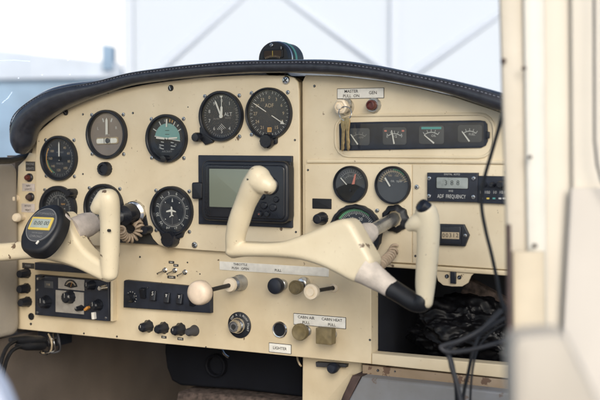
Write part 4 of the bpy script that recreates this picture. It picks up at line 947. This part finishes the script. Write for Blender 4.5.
ol = cat([(222.5, 252), (225, 245.5), (232, 243), (247, 243.2), (262, 243.6), (280, 242), (298, 236), (314, 229.5), (328, 223), (338, 219.8), (345, 219.5), (351, 224), (359, 238), (367, 252), (371.5, 261), (369, 271), (363, 279), (357, 283.5), (348, 281.5), (334, 274), (318, 266.5), (298, 260.5), (275, 257.8), (250, 257.2), (230, 257.5), (224, 256)], 3)
b.prism(pxo(ol, .168, yo), -.016, .018, 'yoke', .0085)
ptube(b, [(345, 246, 15, .145), (352, 242, 13, .132), (357, 240, 11, .122)], 'yoke', 1)
ptube(b, [(355, 262, 13, .152), (364, 270, 12, .152), (380, 281, 9.0, .153), (404, 296, 7.5, .155), (418, 301, 6.8, .157)], 'yoke', .8)
ptube(b, [(425.5, 303, 7.6, .160), (425.2, 288, 10.0, .158), (426.8, 265, 11.0, .160), (428.2, 242, 11.4, .164), (428, 222, 12.0, .168), (426, 211, 11.2, .171)], 'yoke', .95)
ptube(b, [(424, 220, 11, .170), (415, 223.5, 8.6, .172), (409.5, 226.5, 5.6, .172)], 'yoke', .9)
union(b, 'handlebar', yk)
b = MB(yo); b.tube([P(397, 217.2, -.008), P(357, 239, .120)], .0098, 'shaft', 24); b.build('shaft', yk)
b = MB(yo); b.tube([P(x, y, h) for x, y, h in ((370, 232.0, .080), (367, 233.4, .090), (361, 236.6, .108), (355, 240, .126), (350, 242.5, .138))], [.0135, .0155, .0165, .0180, .021], 'tape', 24); b.build('tape_wrap', yk)
def wrap(mb, pts, m, n=7, flat=.85, step=.03):
    q = cat(pts, 5); w = [P(x, y, h) for x, y, r, h in q]; rd_ = [r * S(x, y, h) * (1 + step * ((i * 2 / 5) % 1)) for i, (x, y, r, h) in enumerate(q)]
    mb.tube(w, rd_, m, 24, flat, True, (0, 1, 0))
b = MB(yo); wrap(b, [(363, 269, 15.0, .156), (369, 273, 13.6, .155), (376, 278, 12.2, .154), (385, 284, 10.6, .1545), (393, 289.5, 9.4, .155)], 'tape', flat=.95); b.build('tape_wrap', yk)
b = MB(yo); ptube(b, [(392, 288.8, 9.9, .154), (402, 295, 9.5, .155), (411, 300.5, 9.6, .156), (418, 303.5, 9.4, .157), (422.5, 302, 9.6, .158), (423.6, 298, 9.2, .158)], 'rubber', 1.05, seg=24); b.build('black_tape', yk)
p0 = P(423, 206.5, .178); b = MB(p0); dr = Vector((-.45, -.65, .55)).normalized()
b.tube([p0 - dr * .012, p0 + dr * .002, p0 + dr * .005, p0 + dr * .0065], [.0098, .0096, .0082, .003], 'blackg', 24)
bt = b.build('push_button', yk); bt.location = p0 - yo
b = MB(yo); p = P(249.5, 179.5, .19); b.tube([p + Vector((-.003, 0, 0)), p + Vector((.003, -.001, 0))], .0022, 'slot', 10); b.build('screw_recess', yk)
# sockets in the panel
c = P(396, 218.5, .003); b = MB(); b.lathe(0, 0, [(.0205, 0), (.0205, .005), (.018, .008), (.0128, .010), (.012, .005)], 'rubber', 36, fn=lambda a: 1 + .05 * math.cos(9 * a))
tag(b.build('shaft_boot', None, c), 'black rubber boot round the shaft of the middle yoke', 'boot')
# left yoke
yo = P(60, 245, .15)
M['yoke'] = paint('yoke enamel left', (.755, .665, .485), chip_at=.66, rough=.36, dirt=.14, chip_scale=42, edge=1.6, wear=wear(yo, [(104, 190, .184, .008), (114, 197, .186, .009), (93, 206, .182, .006), (4, 258, .165, .018), (14, 246, .163, .011), (42, 259, .162, .008), (104, 280, .163, .008), (72, 217, .166, .007), (117, 250, .170, .004)]))
yk = thing('control_yoke', 'cream control yoke at the left with the stopwatch on its hub', 'control yoke', yo, 'control yokes')
b = MB(yo)
ptube(b, [(109.5, 274, 9.0, .155), (109.8, 262, 9.8, .156), (110, 240, 10.2, .160), (110, 220, 10.4, .166), (108.8, 204, 11.4, .172), (107.5, 197.5, 11.2, .174)], 'yoke', .95)
ptube(b, [(106, 199, 11, .174), (100.5, 204, 9, .176), (96, 208.5, 6.5, .176)], 'yoke', .95)
ptube(b, [(108.5, 274.5, 8.2, .155), (99, 270.5, 8.6, .154), (87, 264, 8.0, .152), (70, 258, 8, .151), (52, 253, 8, .150), (40, 251, 8, .151), (25, 251, 8.6, .152), (8, 252.2, 8.8, .153), (-15, 253, 8.6, .154), (-40, 254, 8.6, .155)], 'yoke', .75)
ol = cat([(-20, 244.8), (0, 243.6), (14, 242), (22, 239.5), (34, 231), (46, 220), (56, 213.5), (63, 213), (68, 221), (73, 234), (80, 245.5), (88, 253.5), (97, 260), (103, 263), (107, 271), (106, 278), (101, 281), (94, 278.5), (80, 271.5), (67, 265.8), (52, 261.5), (36, 259.2), (15, 260), (0, 261.4), (-20, 262.5)], 3)
b.prism(pxo(ol, .166, yo), -.014, .016, 'yoke', .0075)
ptube(b, [(62, 238, 16, .145), (70, 234, 15, .138), (78, 229.5, 13, .126)], 'yoke', 1)
union(b, 'handlebar', yk)
b = MB(yo); b.tube([P(138, 212.5, -.008), P(82, 225.5, .126)], .0098, 'shaft', 24); b.build('shaft', yk)
b = MB(yo); b.tube([P(x, y, h) for x, y, h in ((91.5, 223.3, .103), (87, 224.8, .114), (81, 227, .127), (75, 229.2, .140), (70, 231.2, .150))], [.0180, .0200, .0206, .0222, .0236], 'tapeg', 24); b.build('tape_wrap', yk)
b = MB(yo); p = P(109.3, 230.5, .1785); b.tube([p + Vector((-.002, 0, 0)), p + Vector((.002, -.0008, 0))], .0022, 'slot', 10); b.build('screw_recess', yk)
# chrome collar and black guide plate where the left shaft meets the panel
c = P(137, 212.5, .002); t = thing('shaft_guide', 'black guide plate with chrome ring round the left yoke shaft', 'shaft guide', c)
b = MB(); b.prism(pxo([(124, 226), (123.5, 212), (127, 202), (135, 197.5), (142, 200), (145.5, 207), (147, 218), (149, 228), (146, 234), (138, 233), (130, 231)], .010, c), 0, .008, 'black', .002); b.build('plate', t)
b = MB(c); b.tube([P(137.5, 212.5, .006), P(133.5, 213.5, .018)], [.0215, .0205], 'chrome', 30, caps=False); b.tube([P(134, 213.4, .016), P(133.2, 213.6, .019)], [.0205, .0135], 'chrome', 30, caps=False); b.build('ring', t)
b = MB(c); b.tube([P(131.5, 213.8, .020), P(124, 215.5, .040)], [.0180, .0165], 'blackg', 28); b.build('sleeve', t)
capknob('lock_knob', 'small black knob on the panel right of the left yoke shaft', 149.8, 229.5, [(4.2, 0), (4.4, .012), (4.0, .017), (0, .0175)], 'blackg', HF)

# stopwatch on the left hub
wc = P(41, 227, .207); wk = thing('stopwatch', 'black digital stopwatch with yellow framed display fixed on the left yoke', 'stopwatch', wc)
sw_ = S(44, 229, .205); Rw = Matrix.Rotation(D2R(-34), 4, 'X') @ Matrix.Rotation(D2R(2), 4, 'Y')
ax = 1 / .80
body = []
for x, y in ((-21, -10), (-22, 0), (-20.5, 9), (-15, 18), (-6, 23), (6, 24), (15, 20), (20.5, 10), (22, 0), (20.5, -10), (16, -19), (8, -24), (-8, -24), (-16, -19)):
    body.append((x * sw_ * 1.04, y * sw_ * 1.16))
body = [(x, y) for x, y in cat([(*p, ) for p in body + body[:1]], 3)][:-1]
def wb(): 
    b = MB(); b.T = Rw; return b
b = wb(); b.prism(body, -.022, .0, 'rubber', .006); b.build('case', wk)
b = wb(); s_ = sw_; q = lambda k: [(x * k, y * k + .001) for x, y in body]
b.prism([(18.0 * s_ * math.cos(a), 19.5 * s_ * math.sin(a) + 2 * s_) for a in [2 * math.pi * i / 40 for i in range(40)]], -.001, .0016, 'dialgrey', .0008)
pts_ = [(17.2 * s_ * math.cos(a), 18.7 * s_ * math.sin(a) + 2 * s_) for a in [2 * math.pi * i / 40 for i in range(40)]]
for i in range(0, 40): b.seg(*pts_[i], *pts_[(i + 1) % 40], .0009, .0019, 'dimwhite')
b.text('STOPWATCH', 0, 14.5 * s_, .0020, 3.6 * s_, 'dimwhite'); b.text('CHRONO', 0, -11.5 * s_, .0020, 3.6 * s_, 'dimwhite'); b.text('WATER RESIST', 0, -7.6 * s_, .0020, 2.2 * s_, 'dimwhite'); b.build('face', wk)
b = wb(); w_, h_ = 27.5 * s_, 14.5 * s_; b.rrect(-.5 * s_, 3 * s_, w_, h_, .0012, .0034, 'yellow', .002, .0006, 2); f_ = b.build('display_frame', wk)
b = wb(); b.rrect(-.5 * s_, 3 * s_, w_ - 4.5 * s_, h_ - 4.5 * s_, .0034, .0038, 'lcdpale', .001, .0001, 2); b.text('0:00 00', 1.0 * s_, 2.9 * s_, .0042, 6.5 * s_, 'lcddark', 2); b.build('display', f_)
b = wb(); b.rrect(0, -25 * s_, 12 * s_, 6 * s_, -.022, -.008, 'rubber', .002, .002); b.build('strap_lug', wk)
for a, r in ((38, 25), (-38, 25)):
    b = wb(); b.rrect(r * s_ * math.sin(D2R(a)), r * s_ * math.cos(D2R(a)) - 1 * s_, 8 * s_, 6 * s_, -.022, -.008, 'rubberg' if a < 0 else 'tapeg', .002, .002, -a); b.build('button', wk)
b = wb(); b.rrect(5 * s_, -17.6 * s_, 1.4 * s_, 4 * s_, -.001, .0022, 'placard', .0004, .0002, -20); b.build('mark', wk)

# ------------------------------------------------------------------ cords and cables
def coil(name, label, pts, r, turns, wire, m):
    q = cat([tuple(P(x, y, h)) for x, y, h in pts], 10); q = [Vector(p) for p in q]; L = [0]
    for a, c in zip(q, q[1:]): L.append(L[-1] + (c - a).length)
    n = turns * 14; out = []
    for i in range(n + 1):
        d = L[-1] * i / n; k = 0
        while k < len(L) - 2 and L[k + 1] < d: k += 1
        t = (d - L[k]) / max(1e-9, L[k + 1] - L[k]); p = q[k].lerp(q[k + 1], t); dr = (q[k + 1] - q[k]).normalized(); a = dr.cross(Vector((0, 1, .3))).normalized(); c = dr.cross(a); w = 2 * math.pi * turns * i / n
        out.append(p + a * r * math.cos(w) + c * r * math.sin(w))
    b = MB(out[0]); b.tube(out, wire, m, 7); o_ = b.build(name, None, out[0]); return tag(o_, label, 'cord')
coil('coiled_cord', 'beige coiled cord looping under the left yoke shaft', [(133, 219, .010), (139.5, 226, .024), (138, 234, .030), (131, 238.5, .040), (124, 236, .055), (121, 229, .07)], .0062, 15, .0021, 'cord')
coil('coiled_cord', 'beige coiled cord hanging from the hub of the left yoke', [(84, 238, .12), (88, 245, .11), (92, 251, .10), (97, 262, .09)], .0055, 9, .0021, 'cord')
coil('coiled_cord', 'beige coiled cord from the panel to the taped arm of the middle yoke', [(395, 248, .006), (390, 256, .03), (383, 262.5, .07), (376, 267.5, .11), (370, 268, .13)], .0062, 12, .0021, 'cord')
def cable(name, label, pts, r, m='rubber', cat_='cable', group=None):
    w = [P(x, y, h) for x, y, h in pts]; q = [Vector(p) for p in cat([tuple(p) for p in w], 10)]
    b = MB(w[0]); b.tube(q, r, m, 10); return tag(b.build(name, None, w[0]), label, cat_, group)
cable('cable', 'long black cable hanging in front of the right panel', [(507, 88, .30), (503, 112, .30), (493, 148, .30), (484, 180, .30), (481.5, 205, .30), (486, 232, .30), (491, 252, .30), (496, 275, .30), (501, 300, .30), (512, 330, .30)], .0022, group='black cables at the right')
cable('cable', 'grey cable looping in front of the glove box, upper one', [(515, 302, .28), (500, 313, .28), (482, 329, .29), (462, 340, .30), (446, 345, .30), (441, 347.5, .30), (449, 352, .30), (470, 350, .30), (500, 342, .29), (518, 334, .28)], .0027, 'rubberg', group='black cables at the right')
cable('cable', 'grey cable looping in front of the glove box, lower one', [(516, 312, .26), (498, 322, .27), (476, 335, .28), (458, 342, .28), (447, 349, .29), (449, 357, .29), (453, 370, .29), (458, 388, .29), (463, 412, .29)], .0027, 'rubberg', group='black cables at the right')
cable('cable', 'black cable hanging down below the glove box with a bow to the left', [(500, 309, .22), (488, 322, .23), (478, 338, .24), (472, 356, .25), (468, 374, .25), (464, 392, .25), (462, 412, .25)], .0022, group='black cables at the right')
cable('cable', 'black cable hanging straight below the glove box', [(443, 344, .27), (447, 352, .27), (452, 362, .27), (455, 378, .27), (458, 396, .27), (460, 412, .27)], .0023, group='black cables at the right')
cable('cable', 'thin black strand falling from the cable loops to the bottom edge, leftmost', [(455, 343, .26), (449, 352, .26), (450, 366, .265), (455, 384, .27), (456, 412, .27)], .0014, group='black cables at the right')
cable('cable', 'thin black strand crossing behind the grey loops in the glove box', [(510, 322, .20), (494, 330, .21), (480, 345, .22), (474, 362, .23), (471, 385, .24), (470, 412, .24)], .0014, group='black cables at the right')
# headset plugs at the lower left
c = P(44, 341, -.01); t = thing('jack_block', 'black jack block with bare wires under the lower left panel corner', 'jack block', c)
b = MB(); b.prism(pxo([(30, 332), (50, 333.5), (50, 348), (40, 349), (30, 346)], 0.0, c), -.05, -.010, 'black', .002); b.build('block', t)
b = MB(); u_ = P(46, 341, 0) - c; b.lathe(u_.x, u_.z, [(.0075, -.012), (.0075, -.002), (.005, .0), (0, .0)], 'chrome', 20); b.build('socket_nut', t)
for k in range(6):
    b = MB(c); a = 46 + k * 2.4
    b.tube([Vector(p) for p in cat([tuple(P(a, 334, -.01)), tuple(P(a + 4 * random.random(), 342, .0 + .006 * random.random())), tuple(P(a + 2, 350 + 4 * random.random(), -.004)), tuple(P(a - 6, 353, .0)), tuple(P(42, 351, -.01))], 6)], .0011 + .0005 * (k % 2), ('rubber', 'faded', 'rubber', 'chrome', 'rubber', 'rubberg')[k], 6); b.build('wire', t)
def plug(label, pts, tail):
    w = [P(*p) for p in pts]; b = MB(w[0]); t = thing('headset_plug', label, 'plug', w[0], 'headset plugs')
    b.tube([w[0], w[0].lerp(w[1], .15), w[0].lerp(w[1], .8), w[1], w[1].lerp(w[1] + (w[1] - w[0]), .25)], [.0065, .0085, .0082, .006, .004], 'rubber', 18); b.build('barrel', t)
    q = [Vector(p) for p in cat([tuple(w[1])] + [tuple(P(*p)) for p in tail], 8)]
    b = MB(w[0]); b.tube(q, .0034, 'rubber', 10); b.build('lead', t)
plug('upper headset plug with black lead at the lower left', [(44, 340.5, .006), (17, 340, .07)], [(9, 345, .10), (4, 353, .12), (0, 366, .14), (-5, 385, .15)])
plug('lower headset plug with black lead at the lower left', [(44, 346, .008), (22, 346, .06)], [(13, 350, .09), (7.5, 358, .11), (4, 370, .13), (0, 392, .15)])

# ------------------------------------------------------------------ footwell things
c = P(230, 360, -.15); t = thing('heater_box', 'black heater box with a round duct opening under the panel', 'heater box', c)
b = MB(); b.prism(pxo([(165, 330), (164, 352), (166, 368), (171, 381), (180, 386), (240, 390), (298, 397), (302, 397), (302, 340)], -.15, c), -.2, 0, 'duct', .006); b.build('housing', t)
s_ = S(215, 366, -.14); p = P(215, 366, -.14) - c
b = MB(); b.lathe(p.x, p.z, [(11.6 * s_, 0), (11.6 * s_, .010), (10.6 * s_, .012), (9.4 * s_, .010), (9.0 * s_, .001), (0, .001)], 'duct', 32); b.build('duct_opening', t)
b = MB(c); b.tube([Vector(q) for q in cat([tuple(P(222, 348, -.13)), tuple(P(223.5, 353, -.12)), tuple(P(227, 356.5, -.12)), tuple(P(229, 357.5, -.12))], 6)], .0022, 'chrome', 8); b.build('clip', t)
b = MB(); c = P(225, 395, -.12); b.prism(pxo([(176, 393), (215, 394.5), (260, 398), (300, 402), (300, 430), (170, 425)], -.12, c), -.1, 0, 'rag', .01)
tag(b.build('carpet_edge', None, c), 'mottled reddish brown carpet edge under the heater box', 'carpet')
# centre pedestal
c = P(330, 400, -.03); t = thing('pedestal', 'cream centre pedestal under the panel with a small lever bracket', 'pedestal', c)
b = MB(); b.prism(pxo([(302, 352), (301, 430), (336, 430), (352, 376), (361.5, 374), (361.5, 360)], -.03, c), -.25, 0, 'cream2', .004); b.build('body', t)
b = MB(); b.prism(pxo([(315.5, 362.2), (346, 364.5), (345.5, 367.8), (340, 367.4), (339, 366.2), (324, 367.5), (316, 367)], -.02, c), .0, .010, 'rubberg', .001); b.build('bracket', t)
b = MB(); p = P(332, 368.5, -.005) - c; b.lathe(p.x, p.z, [(.004, .0), (.006, .01), (.0085, .018), (.0085, .026), (.006, .030), (0, .0305)], 'navy', 22); b.build('lever_knob', t)
b = MB(c); b.tube([Vector(q) for q in cat([tuple(P(297, 352, -.04)), tuple(P(297.5, 359, -.03)), tuple(P(299.5, 364, -.02)), tuple(P(301, 366, -.025))], 5)], .0016, 'faded', 8); b.build('wire', t)
# grimy ledge and grey box below the glove box
c = P(430, 385, -.004); t = thing('lower_ledge', 'grimy mottled ledge under the glove box', 'ledge', c)
b = MB(); b.prism(pxo([(362, 365), (514, 380.3), (514, 392), (440, 384), (362, 375.8)], -.004, c), -.05, 0, 'grime', .002); b.build('board', t)
b = MB(c); b.tube([P(362, 376.4, .0), P(440, 384.6, 0), P(514, 392.6, 0)], .0022, 'rust', 8); b.build('rusty_edge', t)
p = P(378, 370.5, -.004) - c; screw(t, p.x, p.z, 0, True, .6); p = P(395, 371.5, -.004) - c; screw(t, p.x, p.z, 0, True, .4)
c = P(430, 400, .02); t = thing('metal_box', 'scuffed grey-blue metal box at the bottom below the ledge', 'box', c)
b = MB(); b.prism(pxo([(361, 377.2), (440, 385.4), (514, 393.6), (514, 470), (340, 470), (343, 410)], .02, c), -.06, 0.0, 'greybox', .004); b.build('lid', t)
b = MB(); b.prism(pxo([(352, 376), (361.4, 376.2), (347, 404), (336, 430), (330, 430), (343, 395)], .018, c), -.06, -.001, 'rust', .002); b.build('brown_flange', t)

# crumpled black bag in the glove box
c = P(466, 331, -.10); b = MB(); bm = bmesh.new(); bmesh.ops.create_icosphere(bm, subdivisions=6, radius=1)
vs = []
for v in bm.verts:
    p = v.co.copy(); k = p * 1.4 + Vector((3, 7, 1))
    wv = noise.noise_vector(k * 1.7) * .35
    dsp = .25 * noise.noise(k * 1.1)
    for f_, a_ in ((1.5, .30), (3.1, .20), (6.3, .10), (12, .03)):
        dsp += a_ * (noise.voronoi((k + wv) * f_)[0][0] - .45)
    q = p * (1 + dsp * .8 - .1)
    vs.append((q.x * .095, q.y * .055, max(q.z * .058, -.045)))
b.add(vs, [tuple(v.index for v in f.verts) for f in bm.faces], 'bag'); bm.free()
bag = b.build('plastic_bag', None, c, 50); tag(bag, 'crumpled black plastic bag stuffed in the open glove box', 'bag')
c = P(488, 304, -.13); b = MB(); b.prism(rr(0, 0, .085, .05, .004, -25), 0, .02, 'rag', .004); tag(b.build('brown_pouch', None, c), 'dark brown pouch behind the black bag in the glove box', 'pouch')

# ================================================================== FOREGROUND: door post, door, seats
def strip(mb, xs, y0, y1, dist, thick, m, rnd=.004):
    """vertical member whose inner edges stand at the given photo columns, at distance dist from the camera, running the length of the door opening"""
    (a0, a1), (c0, c1) = xs     # left x at top/bottom, right x at top/bottom
    L = [PD(a0, y0, dist), PD(a1, y1, dist)]; Rr = [PD(c0, y0, dist), PD(c1, y1, dist)]
    n = Vector((FWD.x, FWD.y, 0)).normalized()
    rows = []
    for l, r in ((L[1], Rr[1]), (L[0], Rr[0])):
        w = r - l; e = w.normalized() * min(rnd, w.length * .3)
        rows.append([l + n * thick, l + n * rnd, l + n * rnd * .3 + e * .3, l + e, r - e, r + n * rnd * .3 - e * .3, r + n * rnd, r + n * thick])
    k = 8; vs = [p - mb.org for row in rows for p in row]
    fs = [(i, (i + 1) % k, k + (i + 1) % k, k + i) for i in range(k)] + [tuple(range(k))[::-1], tuple(range(k, 2 * k))]
    mb.add(vs, fs, m)
dp = thing('door_post', 'out of focus cream door post on the right with dark screws', 'door post', PD(520, 420, 1.2))
b = MB(dp.location); strip(b, ((498, 513), (526, 540)), -60, 460, 1.08, .005, 'doorpost', .004); b.build('post', dp)
b = MB(dp.location); strip(b, ((522.5, 531), (545, 549)), -60, 460, 1.074, .004, 'doorlight', .003); b.build('pale_strip', dp)
b = MB(dp.location); strip(b, ((543, 547), (576, 576)), -60, 460, 1.078, .004, 'doorcream', .003); b.build('inner_jamb', dp)
b = MB(dp.location); strip(b, ((507, 509), (511.5, 514)), 225, 460, 1.056, .008, 'rust', .002); b.build('rubber_seal', dp)
b = MB(dp.location); strip(b, ((512, 514), (546, 549)), 252, 460, 1.062, .008, 'doorgold', .006); b.build('ochre_jamb', dp)
for x, y, r, dd in ((504, 60.5, 2.5, 1.076), (524.5, 68, 2.0, 1.064), (530.5, 157, 1.8, 1.064), (535.5, 246, 2.0, 1.064)):
    p = PD(x, y, dd - .002); b = MB(dp.location); nn = Vector((FWD.x, FWD.y, 0)).normalized()
    b.tube([p + nn * .006, p, p - nn * .001], [r * dd / F, r * dd / F, r * dd / F * .5], 'rust', 14); b.build('screw', dp)
dr_ = thing('cabin_door', 'out of focus pale cream door with window edge on the far right', 'door', PD(590, 420, 1.0))
b = MB(dr_.location); strip(b, ((571, 573), (594.5, 640)), -60, 225, 1.068, .005, 'doorframe', .004); b.build('window_frame', dr_)
b = MB(dr_.location); strip(b, ((571, 556), (700, 700)), 188, 470, 1.060, .006, 'doorpanel', .005); b.build('lower_panel', dr_)
b = MB(dr_.location); b.tube([PD(594, -50, 1.045), PD(594.3, 60, 1.045), PD(594.5, 140, 1.045), PD(597, 165, 1.045), PD(603, 185, 1.045), PD(625, 215, 1.045)], .0013, 'rubberg', 10); b.build('window_seal', dr_)
b = MB(dr_.location); boxw(b, PD(598, 160, 1.06) + Vector((0, 0, -.02)), PD(760, 140, 1.06) + Vector((0, .004, .35)), 'pane'); b.build('window_pane', dr_)
# seat corner, lower right
c = PD(540, 420, .64); b = MB(c)
o2 = []
quad = [(511, 348), (514, 338), (522, 333.5), (545, 331), (562, 331), (570, 337), (585, 366), (606, 410), (620, 470), (514, 470)]
pts2 = [PD(x, y, .64) - c for x, y in quad]; n = Vector((FWD.x, FWD.y, 0)).normalized(); ctr2 = sum(pts2, Vector()) / len(pts2)
rows = [[p + n * .02 for p in pts2], [p + n * .012 for p in pts2], [p + (ctr2 - p).normalized() * .003 + n * .003 for p in pts2], [p + (ctr2 - p).normalized() * .010 for p in pts2]]
k = len(quad); vs = [p for r_ in rows for p in r_]
fs = [(a * k + i, a * k + (i + 1) % k, (a + 1) * k + (i + 1) % k, (a + 1) * k + i) for a in range(3) for i in range(k)] + [tuple(range(3 * k, 4 * k)), tuple(range(k))[::-1]]
b.add(vs, fs, 'seatgrey'); tag(b.build('front_seat', None, c), 'blurred grey vinyl seat back corner at the lower right', 'seat')
c = PD(0, 420, .78); b = MB(c)
quad = [(-50, 352), (-20, 364), (-8, 374), (2, 390), (9, 406), (25, 460), (-60, 460)]
pts2 = [PD(x, y, .78) - c for x, y in quad]; ctr2 = sum(pts2, Vector()) / len(pts2)
rows = [[p + n * .02 for p in pts2], [p + n * .012 for p in pts2], [p + (ctr2 - p).normalized() * .003 + n * .003 for p in pts2], [p + (ctr2 - p).normalized() * .010 for p in pts2]]
k = len(quad); vs = [p for r_ in rows for p in r_]
fs = [(a * k + i, a * k + (i + 1) % k, (a + 1) * k + (i + 1) % k, (a + 1) * k + i) for a in range(3) for i in range(k)] + [tuple(range(3 * k, 4 * k)), tuple(range(k))[::-1]]
b.add(vs, fs, 'seatpale'); tag(b.build('rear_seat', None, c), 'blurred pale blue-white seat cushion corner at the lower left', 'seat')

# ================================================================== LIGHT
w = bpy.data.worlds.new('World'); scene.world = w; w.use_nodes = True
n, l = w.node_tree.nodes, w.node_tree.links
sun_dir = Vector((.50, -.72, .46)).normalized()      # towards the sun: behind and right of the camera
sky = n.new('ShaderNodeTexSky'); sky.sky_type = 'NISHITA'; sky.sun_disc = False
sky.sun_elevation = math.asin(sun_dir.z); sky.sun_rotation = math.atan2(sun_dir.x, sun_dir.y)
sky.air_density = 1.0; sky.dust_density = 1.5; sky.ozone_density = .6
l.new(sky.outputs['Color'], n['Background'].inputs['Color']); n['Background'].inputs['Strength'].default_value = .13
sd = bpy.data.lights.new('sun', 'SUN'); sd.energy = 1.75; sd.angle = D2R(35); sd.color = (1, .97, .89)
so = bpy.data.objects.new('sun', sd); COL.objects.link(so); so.rotation_euler = sun_dir.to_track_quat('Z', 'Y').to_euler(); so.location = (2, -3, 3)

vs_ = scene.view_settings; vs_.view_transform = 'Standard'; vs_.look = 'None'; vs_.exposure = 0.63; vs_.gamma = 1
scene.render.engine = 'CYCLES'
scene.cycles.use_denoising = True; scene.cycles.max_bounces = 8; scene.cycles.transparent_max_bounces = 12
